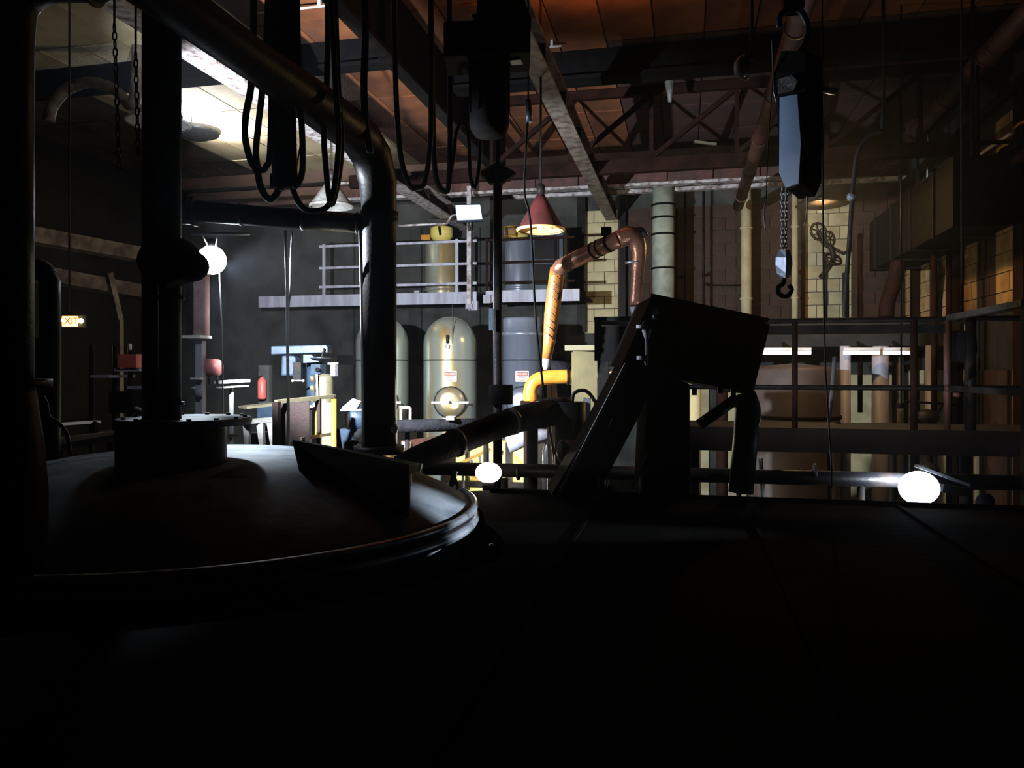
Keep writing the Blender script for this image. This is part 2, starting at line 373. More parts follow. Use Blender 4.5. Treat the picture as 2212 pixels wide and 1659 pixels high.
MB().lathe(fp, [(0, -.25), (.03, -.24), (.05, -.1), (.09, .1), (.05, .16), (0, .16)], seg=16).build('body', SHADEG, ft_)
MB().tube([fp + UP * .16, (fp.x, fp.y, 9.2)], .012, 8).build('stem', BLACK, ft_)
# rust-streaked crane beam across the back, pale lower flange
def yz(py, Y): return ZC + (800 - py) / F * (Y / (math.cos(YAW)))
t = thing('cross_beam', 'reddish crosswise crane beam with a pale lower flange, above the blue-white panel lamp', 'beam', (-2, 17.2, 7.8))
MB().span(-8.2, 2.6, 16.95, 17.0, 8.02, 8.34).build('web', REDOX, t)
MB().span(-8.2, 2.6, 16.86, 17.1, 7.96, 8.02).build('lower_flange', BEAMP, t)
MB().span(-8.2, 2.6, 16.86, 17.1, 8.34, 8.40).build('upper_flange', BEAMP, t)
for i in range(12): MB().span(-8 + i * .95, -7.985 + i * .95, 16.87, 16.95, 8.02, 8.34).build('stiffener', REDOX, t)
MB().span(-3.9, 4.7, 17.6, 17.75, 7.98, 8.06).build('service_tray', BEAMP, None, 'thin pale cable tray running under the dark roof at the back', 'cable tray')
# conduits on the ceiling
for y, x0, x1, lab in ((10.05, -6.0, -3.95, 'thin pale conduit crossing the ceiling between the two left beams'), (12.1, -3.75, -1.9, 'thin pale conduit crossing the dark ceiling towards the black hoist')):
    mb = MB().tube([(x0, y, 9.1), (x1, y, 9.1)], .018, 8)
    for k in range(3): mb.box((x0 + .3 + k * .7, y, 9.15), (.04, .05, .1))
    mb.build('ceiling_conduit', WHITEP, None, lab, 'conduit')
# long pipes parallel to the hall
def pipe(name, pts, r, m, label, cat='pipe', collars=0, cm=None, res=0, seg=16, collar_r=1.15, parent=None):
    o = MB().tube(pts, r, seg, res=res).build(name, m, None, label, cat)
    if collars:
        a, b = Vector(pts[0]), Vector(pts[-1]); d = (b - a)
        for k in range(collars):
            p = a + d * ((k + .5) / collars); u = d.normalized() * .02
            MB().tube([p - u, p + u], r * collar_r, seg).build('collar', cm or m, o)
    return o
pipe('rust_pipe', [(1.12, 7.5, 7.55), (1.12, 17.5, 7.55)], .11, REDOX, 'rust-brown overhead pipe behind the chain hoist', collars=5)
pipe('steam_pipe', [(4.25, 8.0, 8.56), (4.25, 18.6, 8.5)], .15, REDOX, 'fat dark red pipe slanting down from the top right corner', collars=6)
pipe('service_pipe', [(4.45, 8.0, 7.95), (4.45, 18.6, 7.9)], .07, RUSTY, 'thin brown pipe under the fat dark red pipe', collars=6)
pipe('service_pipe', [(4.5, 8.0, 7.08), (4.5, 18.6, 7.12)], .10, BLACK, 'black pipe just below the pale conduit on the right wall', collars=6)
pipe('service_pipe', [(4.3, 8.0, 6.78), (4.3, 18.6, 6.85)], .07, RUSTY, 'rust-streaked low pipe along the right wall under the black pipe', collars=5)
for y in (9.5, 12.5, 15.5):
    m = MB().bar((4.8, y, 7.3), (4.15, y, 7.3), .05, .05); m.bar((4.15, y, 6.72), (4.15, y, 9.2), .04, .04)
    m.build('pipe_hanger', BLACK, None, {9.5: 'black pipe hanger on the right wall nearest the camera', 12.5: 'black pipe hanger midway along the right wall', 15.5: 'black pipe hanger farthest back on the right wall'}[y], 'hanger')
# pale conduit with its dangling white wire
cd = thing('wall_conduit', 'pale conduit along the right wall with a white wire rising from its end', 'conduit', PX(2190, 283, 4.6))
MB().tube([PX(2188, 285, 4.6), PX(2092, 350, 4.6)], .028, 10).build('tube', WHITEP, cd)
MB().tube([PX(2072, 364, 4.6), PX(2030, 396, 4.6)], .024, 10).build('tube', WHITEP, cd)
MB().tube([PX(x, y, 4.6) for x, y in ((2030, 396), (2014, 404), (2004, 396), (2003, 370), (2004, 300), (1998, 282), (1984, 255), (1981, 222))], .012, 8, res=4).build('wire', WHITEP, cd)
MB().tube([PX(x, y, 4.6) for x, y in ((2184, 286), (2200, 268), (2216, 262))], .02, 8, res=3).build('elbow', AMBERP, cd)
MB().tube([PX(2008, 402, 4.6), PX(2012, 446, 4.6)], .02, 8).build('drop', RUSTY, cd)
# ceiling duct at right and elbow duct
dd = thing('air_duct', 'big dark air duct hanging before the right wall', 'duct', PX(2000, 600, 3.9))
a = PX(2115, 470, 3.9); b = PX(1880, 560, 3.9)
MB().span(3.55, 4.3, 11.6, 16.5, 5.95, 6.9).build('body', BLACKM, dd)
for y in (12.4, 13.6, 14.8, 16): MB().span(3.52, 4.33, y - .03, y + .03, 5.92, 6.93).build('seam_flange', BLACK, dd)
for y in (12, 15.8): MB().span(3.9, 3.94, y - .02, y + .02, 6.9, 9.2).build('hanger_rod', BLACK, dd)
MB().tube([(3.7, 14.9, 6.0), (3.62, 14.9, 5.6), (3.5, 14.9, 5.2), (3.48, 14.9, 4.95)], .13, 16, res=4).build('elbow', RUSTY, dd)

# ================================================================== FOREGROUND
# big dark vat cover in front of the camera
zt = ZC - .925
vt = thing('vat', 'huge black vat with a flat lid filling the bottom foreground', 'vat', (1.8, 3, 0))
tc_ = Vector((-2.93, 4.27)); tR = 1.7
pl = [(-1.49, 5.8), (XR - .02, 5.8), (XR - .02, .35), (-3.3, .35), (-3.3, 1.9)]
k = 30
for i in range(k + 1):
    a = math.radians(-78 + i * (78 + 52) / k); g_ = .06 + .36 * max(0, min(1, (math.radians(10) - a) / math.radians(24))); pl.append((tc_.x + (tR + g_) * math.cos(a), tc_.y + (tR + g_) * math.sin(a)))
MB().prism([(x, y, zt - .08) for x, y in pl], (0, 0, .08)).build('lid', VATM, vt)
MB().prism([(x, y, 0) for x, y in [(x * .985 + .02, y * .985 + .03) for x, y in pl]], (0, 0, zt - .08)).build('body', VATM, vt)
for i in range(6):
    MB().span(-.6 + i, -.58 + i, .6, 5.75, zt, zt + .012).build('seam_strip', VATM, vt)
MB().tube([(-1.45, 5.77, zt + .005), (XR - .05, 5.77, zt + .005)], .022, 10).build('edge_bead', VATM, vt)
# left round tank with domed lid
tk = thing('round_tank', 'round steel tank with a domed lid and double rim, lower left', 'tank', (tc_.x, tc_.y, 0))
zr = ZC - .84
MB().lathe((tc_.x, tc_.y, 0), [(tR - .06, 0), (tR - .06, zr - .1)], seg=96).build('shell', LIDM, tk)
prof = [(tR - .02, zr)]
for i in range(1, 13):
    q = 1 - i / 12; prof.append((max(0, (tR - .02) * q), zr + .34 * (1 - q ** 3)))
prof[-1] = (0, zr + .34)
MB().lathe((tc_.x, tc_.y, 0), prof, seg=96).build('lid', LIDM, tk)
for nm, z, rr in (('upper_rim', zr + .0, .024), ('lower_rim', zr - .075, .03)):
    mb = MB(); R0 = tR + .0; n = 96
    pts = [(tc_.x + R0 * math.cos(2 * math.pi * i / n), tc_.y + R0 * math.sin(2 * math.pi * i / n), z) for i in range(n + 1)]
    mb.tube(pts, rr, 8, cap=False).build(nm, RIMM, tk)
MB().lathe((tc_.x, tc_.y, 0), [(tR - .0, zr - .075), (tR - .0, zr)], seg=96).build('rim_band', BLACK, tk)
# lid clamps on the rim
for px, py in ((980, 1045), (868, 1030)):
    p = PZ(px, py + 12, zr); a = math.atan2(p.y - tc_.y, p.x - tc_.x); p = Vector((tc_.x + (tR) * math.cos(a), tc_.y + tR * math.sin(a), zr)); d = Vector((math.cos(a), math.sin(a), 0))
    cl = MB().bar(p - d * .06 - UP * .01, p - d * .02 + UP * .13, .035, .03).build('clamp', RIMM, tk)
    MB().tube([p - d * .03 + UP * .1, p + d * .03 - UP * .08], .014, 8).build('clamp_bolt', GALV, cl)
# manway with its flange, agitator shaft, gearbox
mc = P(372, 905, 4.3); zf = ZC - .27
mw = thing('manway', 'black manway drum with a wide dusty flange plate on the domed lid', 'manway', (mc.x, mc.y, zr + .25))
MB().lathe((mc.x, mc.y, 0), [(.285, zr + .18), (.285, zf - .04)], seg=40).build('drum', BLACK, mw)
fc = P(400, 903, 4.45)
MB().lathe((fc.x, fc.y, 0), [(0, zf - .04), (.36, zf - .04), (.365, zf - .02), (.36, zf), (0, zf)], seg=48, smooth=False).build('flange_plate', LIDM, mw)
for i in range(14):
    a = 2 * math.pi * i / 14; MB().lathe((fc.x + .325 * math.cos(a), fc.y + .325 * math.sin(a), zf), [(.014, 0), (.014, .010), (0, .010)], seg=6, smooth=False).build('bolt', BLACK, mw)
ag = thing('agitator', 'black agitator column of twin tubes rising from the manway', 'agitator', (mc.x, mc.y, zf))
for a, b, nm in ((326, 37, 'left_tube'), (368, 45, 'right_tube')):
    q = P(a, 800, 4.32); r_ = b / 2 / F * 4.32
    MB().tube([(q.x, q.y, zf - .005), (q.x, q.y, 8.2)], r_, 20).build(nm, BLACK, ag)
q0 = P(368, 565, 4.3)
gb = MB().sphere(q0, .17, (1.0, 1.0, .82)).build('gearbox', BLACKM, ag)
MB().sphere(P(412, 575, 4.2), .095, (1, 1, .9)).build('motor_cap', BLACKM, gb)
MB().tube([P(345, 520, 4.2), P(385, 612, 4.2)], .07, 14).build('gear_cover', BLACKM, gb)
for y in (70, 640, 868): 
    MB().tube([P(368, y, 4.32), P(368, y + 7, 4.32)], .075, 20).build('coupling', BLACK, ag)
MB().span(q0.x - .22, q0.x + .22, q0.y - .03, q0.y + .03, 8.14, 9.2).build('ceiling_bracket', BLACK, ag)
# tall black vessel pipe at the far left with elbow
lp = thing('black_riser', 'tall black riser pipe at the left edge of the photo, elbow at its top', 'pipe', P(20, 1000, 3.2))
d0 = 3.2; base_ = P(20, 960, d0)
pts = [Vector((base_.x, base_.y, z)) for z in (ZC - .45, ZC + 1.35)] + [P(28, 10, d0), P(52, -22, d0), P(90, -42, d0), P(150, -46, d0), P(210, -46, d0), P(246, -66, d0), P(256, -110, d0), P(256, -500, d0)]
MB().tube(pts, 47.5 / F * d0, 28).build('pipe', BLACK, lp)
MB().lathe((base_.x, base_.y, 0), [(.09, ZC - .05), (.10, ZC - .12), (.125, ZC - .3), (.14, ZC - .5), (.14, ZC - .80)], seg=32).build('reducer', BLACK, lp)
MB().lathe((base_.x, base_.y, 0), [(.09, ZC - .068), (.155, ZC - .068), (.155, ZC - .035), (.09, ZC - .035)], seg=32).build('flange', CAST, lp)
MB().tube([P(196, -46, 3.2), P(202, -46, 3.2)], .11, 24).build('collar', CAST, lp)
# black duct with rounded top beside it
bd = thing('fume_duct', 'black round-topped duct behind the left riser, beside the exit sign', 'duct', P(100, 900, 5.0))
pts = [P(60, 590, 5.0), P(85, 580, 5.0), P(103, 600, 5.0), P(108, 640, 5.0), P(108, 1000, 5.0)]
MB().tube(pts, .062, 18, res=4).build('tube', BLACK, bd)
MB().box(P(92, 790, 5.2), (.13, .13, .36)).build('junction_box', BLACKM, bd)
q_ = P(108, 1000, 5.0); MB().lathe((q_.x, q_.y, q_.z), [(0, -.02), (.1, -.02), (.1, .02), (0, .02)], seg=20).build('foot_flange', BLACK, bd)
hs = MB().tube([P(x, y, 4.6) for x, y in ((92, 856), (100, 872), (106, 900), (128, 915), (145, 940), (152, 985))], .012, 8, res=4).build('hose', RUBBER, None, 'thin black hose drooping beside the left riser flange', 'hose')
# thick column pipe with elbow and long pipe back over the camera
cX, cY = -2.38, 5.82
cp = thing('insulated_column', 'thick dark vertical pipe bending back overhead, left of the steel tanks', 'pipe', (cX, cY, ZC - .66))
pts = [(cX, cY, ZC - .66), (cX, cY, ZC + 1.28), (cX, cY - .03, ZC + 1.5), (cX, cY - .16, ZC + 1.67), (cX, cY - .38, ZC + 1.75), (cX, cY - .8, ZC + 1.755), (cX, 4.7, ZC + 1.755), (cX, 4.0, ZC + 1.755), (cX, -2.9, ZC + 1.755)]
MB().tube(pts, [.137, .137, .15, .156, .154, .15, .145, .117, .117], 32).build('pipe', BLACK, cp)
MB().tube([(cX, cY, ZC + 1.18), (cX, cY, ZC + 1.26)], .152, 32).build('collar', BLACK, cp)
MB().tube([(cX, cY, ZC - .66), (cX, cY, ZC - .6)], .2, 32).build('base_flange', CAST, cp)
MB().sphere((cX + .125, cY - .02, ZC - .46), .04, (1, 1, 1.3), 12, 8).build('boss', GALV, cp)
# long horizontal pipe from the column to the left
hp = thing('cross_pipe', 'thick dark horizontal pipe from the column to the left above the blue-white lamp', 'pipe', P(600, 500, 6))
a = P(418, 478, 5.7); b = Vector((cX - .1, cY, a.z)); b.z = P(780, 478, 6.1).z; a.z = b.z
MB().tube([a, b], .078, 24).build('pipe', BLACK, hp)
MB().tube([a - RT * .0, a + RT * .03], .115, 24).build('end_flange', BLACK, hp)
MB().tube([a - RT * .1, a - RT * .02], .1, 20).build('cap', BLACK, hp)
for q in (0.25, .6, .93): p = a.lerp(b, q); MB().tube([p, p + RT * .02], .086, 24).build('clamp_band', CAST, hp)
MB().tube([a + UP * .05 - RT * .06, a + UP * .05 - RT * .06 + Vector((0, 0, .07))], .03, 10).build('vent', CAST, hp)
MB().tube([P(412, 505, 5.68), P(540, 505, 5.8)], .012, 8).build('lit_underside', GALV, hp)  # pale strip puts the lamplit pipe underside into the shape
e_ = a - RT * .22; MB().tube([a, e_], .07, 16).build('rear_stub', BLACK, hp); MB().tube([e_, (e_.x, e_.y, 9.2)], .02, 8).build('hanger', BLACK, hp)
# black box trough on the lid under the column
bx_ = thing('drive_housing', 'black slanting drive housing on the domed lid at the foot of the thick column', 'machine', (cX, cY, ZC - .8))
top = [P(630, 950, 4.4), P(884, 1003, 4.4), P(908, 1000, 5.2), P(668, 955, 5.2)]
bot = [P(655, 1060, 4.22), P(884, 1118, 3.9), P(890, 1040, 5.3), P(690, 1030, 5.2)]
MB().loft([top, bot]).build('housing', BLACKM, bx_, bevel=.01)
MB().box(P(657, 988, 4.42), (.016, .02, .03)).build('latch', GALV, bx_)
MB().tube([P(846, 1022, 4.45), P(850, 1034, 4.4), P(862, 1018, 4.45)], .009, 8).build('lever', GALV, bx_)
MB().lathe(P(868, 1046, 4.6), [(0, -.05), (.06, -.05), (.06, .06), (0, .06)], seg=16).build('foot', CAST, bx_)
# flood lamp hanging below the cross pipe
lc = P(457, 562, 6.45)
fl = thing('work_lamp', 'glaring blue-white work lamp hanging under the dark cross pipe at left', 'lamp', lc)
MB().sphere(lc, .118, (1, 1, 1.0), 20, 12).build('globe', E_COOL, fl, 'glowing blue-white globe')
MB().tube([P(436, 505, 5.9), lc + UP * .12 - RT * .03], .006, 6).build('cord', BLACK, fl)
MB().tube([P(471, 505, 6.0), lc + UP * .11 + RT * .03], .006, 6).build('cord', BLACK, fl)
MB().lathe(lc + UP * .115, [(0, .06), (.035, .06), (.05, 0), (0, 0)], seg=14).build('socket', BLACK, fl)
def head(par, loc, aim, power, half, col, blend=.4, rad=.05):  # added spots, each aimed at one area to light it
    ld = bpy.data.lights.new('lamp_head_light', 'SPOT'); ld.energy = power; ld.color = col; ld.shadow_soft_size = rad
    ld.spot_size = math.radians(2 * half); ld.spot_blend = blend
    o = bpy.data.objects.new('lamp_head_light', ld); C.objects.link(o); o.parent = par
    dv_ = Vector(aim).normalized(); o.location = Vector(loc) + dv_ * (.135 + rad) - OFF[par.name]
    o.rotation_euler = dv_.to_track_quat('-Z', 'Y').to_euler()
COOL = (.80, .89, 1.0)
head(fl, lc, (.10, 1, -.14), P_BACK, 45, COOL)
head(fl, lc, (-1.45, 3.5, 2.75), P_UP, 22, COOL, .8)
head(fl, lc, P(385, 885, 4.5) - lc, P_FLG, 7, COOL, .8)
head(fl, lc, P(515, 985, 5.1) - lc, P_DOWN, 17, COOL, .9)
head(fl, lc, RT * 4 - FW * .4 + UP * .1, P_FRONT, 33, COOL, .4)
MB().tube([P(474, 590, 6.45), P(479, 700, 6.5), P(483, 990, 6.6)], .006, 6).build('pull_cord', GALV, None, 'thin grey cord hanging straight down below the glaring work lamp', 'cord')
# thin bright rod, and a second one for the column's lit edge
wc = MB().tube([P(617, 498, 5.95), P(620, 620, 6.15), P(624, 1000, 6.6)], .013, 8).build('hanger_rod', WHITEP, None, 'bright thin vertical rod left of the thick column', 'rod')
MB().tube([P(632, 500, 6.0), P(629, 560, 6.1), P(628, 620, 6.2), P(623, 660, 6.25), P(622, 700, 6.3)], .010, 6, res=3).build('side_cable', GALV, wc)
wc = MB().tube([P(778, 497, 6.0), P(781, 620, 6.15), P(786, 985, 6.1)], .014, 8).build('hanger_rod', WHITEP, None, 'white rod standing in for the lit left edge of the thick column', 'rod')  # white rod puts the column's lamplit edge into the shape

# ------------------------------------------------------------------ festoon cables on upper left
def cable(pts, d, rpx, name='festoon_cable', label='', m=RUBBER, res=5, group='festoon cables'):
    return MB().tube([P(x, y, d) for x, y in pts], rpx / F * d, 10, res=res).build(name, m, None, label, 'cable', group)
cable([(547, -60), (548, 60), (543, 180), (531, 250), (530, 300), (541, 345), (556, 372), (562, 400), (574, 424), (587, 430), (600, 414), (608, 380), (606, 200), (604, -60)], 5.0, 7.5, label='leftmost black cable loop hanging lowest over the lit beam')
cable([(580, -60), (577, 60), (567, 190), (558, 270), (553, 330), (560, 365), (575, 360), (585, 300), (590, -60)], 5.1, 7, label='black cable strand just inside the leftmost loop')
cable([(640, -60), (645, 150), (651, 256), (654, 330), (652, 376), (640, 400), (636, 380), (632, 200), (628, -60)], 4.9, 7, label='narrow black cable loop right of the thick bundle')
cable([(618, -60), (622, 330), (634, 412), (655, 449), (680, 456), (707, 446), (722, 407), (732, 301), (726, 200), (712, -60)], 5.0, 6.5, label='widest black cable loop sagging above the cross pipe')
cable([(706, -60), (708, 80), (704, 230), (700, 301), (704, 360), (710, 420), (718, 440), (732, 380), (738, 300), (730, 180), (722, -60)], 5.2, 6.5, label='black cable loop right of the widest loop, straight strands')
cable([(786, -60), (789, 85), (786, 180), (790, 271), (800, 330)], 5.6, 8, label='straight black cable dropping to the elbow of the thick column')
cable([(851, -60), (854, 150), (858, 250), (866, 340), (883, 398), (901, 406), (919, 390), (930, 300), (931, 200), (930, -60)], 7.0, 6, label='small black cable loop just right of the thick column')
cable([(931, -60), (935, 240), (941, 377), (958, 412), (970, 390), (972, 211), (970, -60)], 7.2, 6, label='second small black cable loop, left of the black hoist')
cable([(972, 385), (981, 330), (985, 290), (998, 266), (1012, 292), (1016, 380), (1028, 400), (1038, 300), (1040, -60)], 7.4, 4.5, label='small upturned black cable arch beside the black hoist')
bn = thing('cable_bundle', 'thick black bundle of cables hanging between the festoon loops', 'cable bundle', P(605, 410, 5.0))
for i, (x0, x1, y1) in enumerate(((592, 597, 400), (603, 606, 412), (614, 613, 408), (625, 620, 396), (598, 601, 380), (632, 628, 340))):
    MB().tube([P(x0, -80, 4.95 + .03 * i), P(x0 + 1, 150, 4.95 + .03 * i), P(x1, y1, 4.95 + .03 * i)], 9 / F * 5, 10).build('cable', RUBBER, bn)
MB().box(P(610, 392, 4.97), (.13, .08, .09)).build('tie_block', BLACKM, bn)
MB().tube([P(634, 408, 4.97), P(646, 330, 5.0), P(650, 310, 5.0)], .006, 6).build('tie_wire', GALV, bn)
ft = thing('festoon_track', 'black overhead track carrying the festoon cables, above the frame', 'track', (cX + .5, 4, 7.3))
MB().bar(P(500, -60, 5.0), P(1000, -66, 7.3), .06, .08).build('rail', BLACK, ft)
for x, d in ((548, 5.0), (605, 5.1), (640, 5.2), (712, 5.4), (786, 5.8), (855, 6.3), (930, 6.9), (985, 7.2)):
    p = P(x, -62, d); MB().box(p - UP * .03, (.07, .05, .07)).build('trolley', CAST, ft)
for x, d in ((520, 5.05), (990, 7.25)):
    p = P(x, -64, d); MB().tube([p, (p.x, p.y, 9.2)], .02, 8).build('drop_rod', BLACK, ft)
# chains before the left background
for (x0, y0, x1, y1, d, lab) in ((293, 120, 299, 345, 4.1, 'black link chain hanging left of the agitator tubes'), (247, 60, 258, 380, 4.2, 'second dim black chain, left of the first')):
    ch = thing('chain', lab, 'chain', P(x1, y1, d)); n = int((y1 - y0) / 17); proto = {}
    top_ = P(x0, y0 - 160, d)
    MB().tube([top_, P(x0, y0, d)], .006, 6).build('wire', BLACK, ch)
    for i in range(n):
        t_ = i / n; p = P(x0 + (x1 - x0) * t_, y0 + (y1 - y0) * t_, d); key = i % 2
        a = RT if key else FW; hh = 11 / F * d; ww = 4.2 / F * d
        pts = [p + a * (ww * math.cos(u)) + UP * (hh * math.sin(u)) for u in [2 * math.pi * q / 10 for q in range(11)]]
        if key not in proto: proto[key] = (MB().tube(pts, .0042, 6, cap=False).build('link', BLACK, ch), p)
        else:
            o, q = proto[key]; c = o.copy(); C.objects.link(c); c.location = p - q

# ------------------------------------------------------------------ big black hoist under the monorail
ho = thing('electric_hoist', 'big black electric hoist hanging at top centre', 'hoist', P(1057, 290, 6.4)); d = 6.4
def quad(pp, d, dy): return [P(x, y, d) for x, y in pp]
MB().prism([P(1030, -60, 6.25), P(1110, -60, 6.25), P(1148, 40, 6.25), P(1030, 40, 6.25)], FW * .3).build('trolley_plate', BLACKM, ho)
MB().prism([P(958, 45, 6.2), P(1146, 40, 6.2), P(1146, 112, 6.2), P(958, 122, 6.2)], FW * .42).build('gear_housing', BLACKM, ho, bevel=.01)
hc = P(1057, 200, 6.4); r_ = 43 / F * 6.4
zt_, zb_ = P(1057, 110, 6.4).z, P(1057, 294, 6.4).z
MB().lathe((hc.x, hc.y, 0), [(0, zt_), (r_, zt_), (r_, zb_ + .1), (r_ * .93, zb_ + .05), (r_ * .72, zb_), (0, zb_)], seg=32).build('motor_drum', BLACKM, ho)
for i in range(10):
    a = 2 * math.pi * i / 10; MB().box((hc.x + (r_ + .004) * math.cos(a), hc.y + (r_ + .004) * math.sin(a), (zt_ + zb_) / 2 + .03), (.012, .012, .42), Matrix.Rotation(a, 3, 'Z')).build('cooling_fin', BLACKM, ho)
MB().prism([P(962, 124, 6.25), P(1012, 119, 6.25), P(1012, 148, 6.6), P(992, 152, 6.6)], UP * .012).build('cream_plate', CREAM, ho, 'cream plate under the housing')
MB().box(P(1115, 122, 6.35), (.09, .1, .1)).build('limit_switch', CAST, ho)
MB().tube([P(1034, 36, 6.2), P(1020, 40, 6.2)], .03, 10).build('wheel', CAST, ho)
MB().span(hc.x - .05, hc.x + .05, hc.y - .05, hc.y + .05, P(1057, -60, 6.4).z, 7.4).build('upper_hanger', BLACKM, ho)
MB().bar((hc.x, hc.y, 7.45), (-1.72, hc.y, 7.55), .1, .12).build('trolley_yoke', BLACKM, ho)
MB().span(-1.85, -1.59, hc.y - .2, hc.y + .2, 7.4, 7.46).build('trolley_cradle', BLACKM, ho)
# dark pole with diamond bracket
pc = P(1075, 400, 8.0)
po = thing('pole', 'slim black pole with a lit left edge, left of the red pendant lamp', 'pole', (pc.x, pc.y, 0))
MB().tube([(pc.x, pc.y, 0), (pc.x, pc.y, 9.2)], .028, 12).build('shaft', BLACK, po)
MB().tube([(pc.x, pc.y, 0), (pc.x, pc.y, P(0, 400, 8).z)], .048, 16).build('sleeve', BLACK, po)
MB().prism([P(1035, 372, 8.0), P(1072, 350, 8.0), (P(1115, 372, 8.0)), P(1085, 395, 8.0), P(1058, 395, 8.0)], FW * .1).build('bracket', BLACKM, po)
MB().tube([P(1066, 480, 7.97), P(1068, 870, 7.97)], .004, 6).build('wire', GALV, po)  # pale wire puts the pole's lit left edge into the shape
MB().box(P(1062, 690, 7.9), (.05, .03, .22)).build('switch_box', BLUEM, po)
MB().box(P(1082, 852, 7.95), (.22, .14, .2)).build('valve_body', BLACKM, po)
MB().lathe(P(1082, 905, 7.95), [(0, -.08), (.13, -.08), (.16, -.02), (.13, .05), (0, .05)], seg=20).build('lower_flange', BLACKM, po)
for x, a_, b_ in ((1131, 215, 480), (1140, 215, 395), (1128, 120, 400)):
    pass
MB().tube([P(1143, 225, 7), P(1136, 320, 7), P(1133, 420, 7.1), P(1146, 480, 7.1), P(1158, 700, 7.1), P(1178, 870, 7.1), P(1196, 980, 7.1), P(1204, 1062, 7.1)], .011, 8, res=3).build('pendant_cable', RUBBER, None, 'long thin black cable swaying down past the copper pipe to the vat edge', 'cable')
MB().tube([P(1141, 215, 7), P(1143, 265, 7)], .03, 10).build('cable_gland', DEVICE, None, 'small blue-grey gland at the top of the long thin cable', 'gland')
MB().tube([P(1141, 214, 7), (P(1141, 214, 7).x, P(1141, 214, 7).y, 9.2)], .008, 6).build('gland_wire', BLACK, None, 'thin black wire from the ceiling to the blue-grey gland', 'wire')

# ------------------------------------------------------------------ chain hoist at right
d = 4.0
hk = thing('chain_hoist', 'black chain hoist hanging at upper right with a blue plate on its side', 'hoist', P(1710, 200, d))
MB().loft([[P(1688, 110, 4.0), P(1738, 110, 3.85), P(1775, 125, 4.0), P(1740, 125, 4.15)],
           [P(1672, 160, 4.0), P(1738, 150, 3.82), P(1778, 170, 4.0), P(1720, 175, 4.2)],
           [P(1688, 375, 4.0), P(1738, 400, 3.82), P(1774, 395, 3.98), P(1725, 380, 4.18)],
           [P(1702, 410, 3.98), P(1734, 402, 3.84), P(1760, 425, 3.95), P(1725, 430, 4.1)]]).build('body', BLACKM, hk)
pn = (-RT * .8 - FW * .45).normalized() * .02
p0_, p1_, p2_ = P(1690, 212, 3.97), P(1728, 205, 3.82), P(1689, 375, 3.97); nn_ = (p1_ - p0_).cross(p2_ - p0_)
MB().prism([CAM + ray(x, y) * (nn_.dot(p0_ - CAM) / nn_.dot(ray(x, y))) for x, y in ((1690, 212), (1728, 205), (1736, 310), (1731, 397), (1703, 407), (1689, 375))], pn).build('side_plate', BLUEPL, hk, 'blue enamel side plate')
MB().prism([P(1692, 175, 3.99), P(1722, 165, 3.88), P(1735, 178, 3.83), P(1725, 200, 3.87), P(1692, 206, 3.98)], pn * 2).build('gear_cap', CAST, hk)
MB().tube([P(1700, 192, d - .05), P(1712, 186, d - .05), P(1722, 176, d - .05)], .006, 6).build('wire_clip', GALV, hk)
MB().tube([P(1750, 188, d), P(1805, 198, d)], .018, 10).build('shaft_stub', GALV, hk)
MB().tube([P(x, y, d) for x, y in ((1713, 130), (1735, 100), (1745, 60), (1730, 25), (1705, 18), (1685, 35), (1684, 60))], .016, 10, res=4).build('top_hook', CAST, hk)
MB().tube([P(1668, 88, d), P(1672, 200, d), P(1682, 235, d)], .004, 6).build('guide_wire', GALV, hk)
MB().span(P(1713, 0, d).x - .05, P(1713, 0, d).x + .05, P(1713, 0, d).y - .05, P(1713, 0, d).y + .05, P(1713, 25, d).z, 9.2).build('hanger_strap', BLACKM, hk)
lnk = {}
for x0, x1 in ((1690, 1690), (1699, 1697)):
    for i in range(15):
        y = 410 + i * 9.3; p = P(x0 + (x1 - x0) * i / 15, y, d + .03); key = i % 2; a = RT if key else FW
        pts = [p + a * (2.6 / F * d * math.cos(u)) + UP * (6.4 / F * d * math.sin(u)) for u in [2 * math.pi * q / 8 for q in range(9)]]
        if key not in lnk: lnk[key] = (MB().tube(pts, .0028, 5, cap=False).build('chain_link', GALV, hk), p)
        else:
            o, q = lnk[key]; c = o.copy(); C.objects.link(c); c.location = p - q
def hbr(y, x0, x1, k=1.0):
    xm = x0 + (x1 - x0) * .62; return [P(x0, y, 4.05), P(xm, y, 3.96), P(x1, y, 4.04), P((x0 + x1) / 2, y, 4.12)]
MB().loft([hbr(540, 1683, 1706), hbr(556, 1676, 1711), hbr(572, 1675, 1712), hbr(590, 1678, 1708), hbr(601, 1686, 1703)]).build('hook_block', DEVICE, hk, 'blue-grey hook block')
MB().tube([P(1694, 598, d + .03), P(1692, 612, d + .03), P(1680, 622, d + .03), P(1684, 636, d + .03), P(1700, 640, d + .03), P(1710, 626, d + .03), P(1704, 616, d + .03)], .012, 10, res=4).build('lower_hook', BLACK, hk)
MB().tube([P(1733, 305, d), P(1740, 390, d), P(1743, 450, d), P(1737, 490, d)], .003, 5, res=3).build('pull_wire', GALV, hk)
MB().tube([P(1655, 430, d), P(1650, 460, d), P(1653, 498, d)], .003, 5, res=3).build('pull_wire', GALV, hk)
MB().tube([P(1655, 430, d), P(1660, 300, d), P(1670, 170, d)], .003, 5, res=3).build('pull_wire', RUBBER, hk)
MB().tube([(P(1776, 200, 4.6).x, P(1776, 200, 4.6).y, 9.2), P(1776, 200, 4.6), P(1777, 365, 4.6), P(1779, 640, 4.6), P(1783, 800, 4.6), P(1797, 1020, 4.6), P(1797, 1055, 4.7)], .005, 6).build('pull_cord', RUBBER, None, 'long thin black cord hanging right of the chain hoist to the vat edge', 'cord')
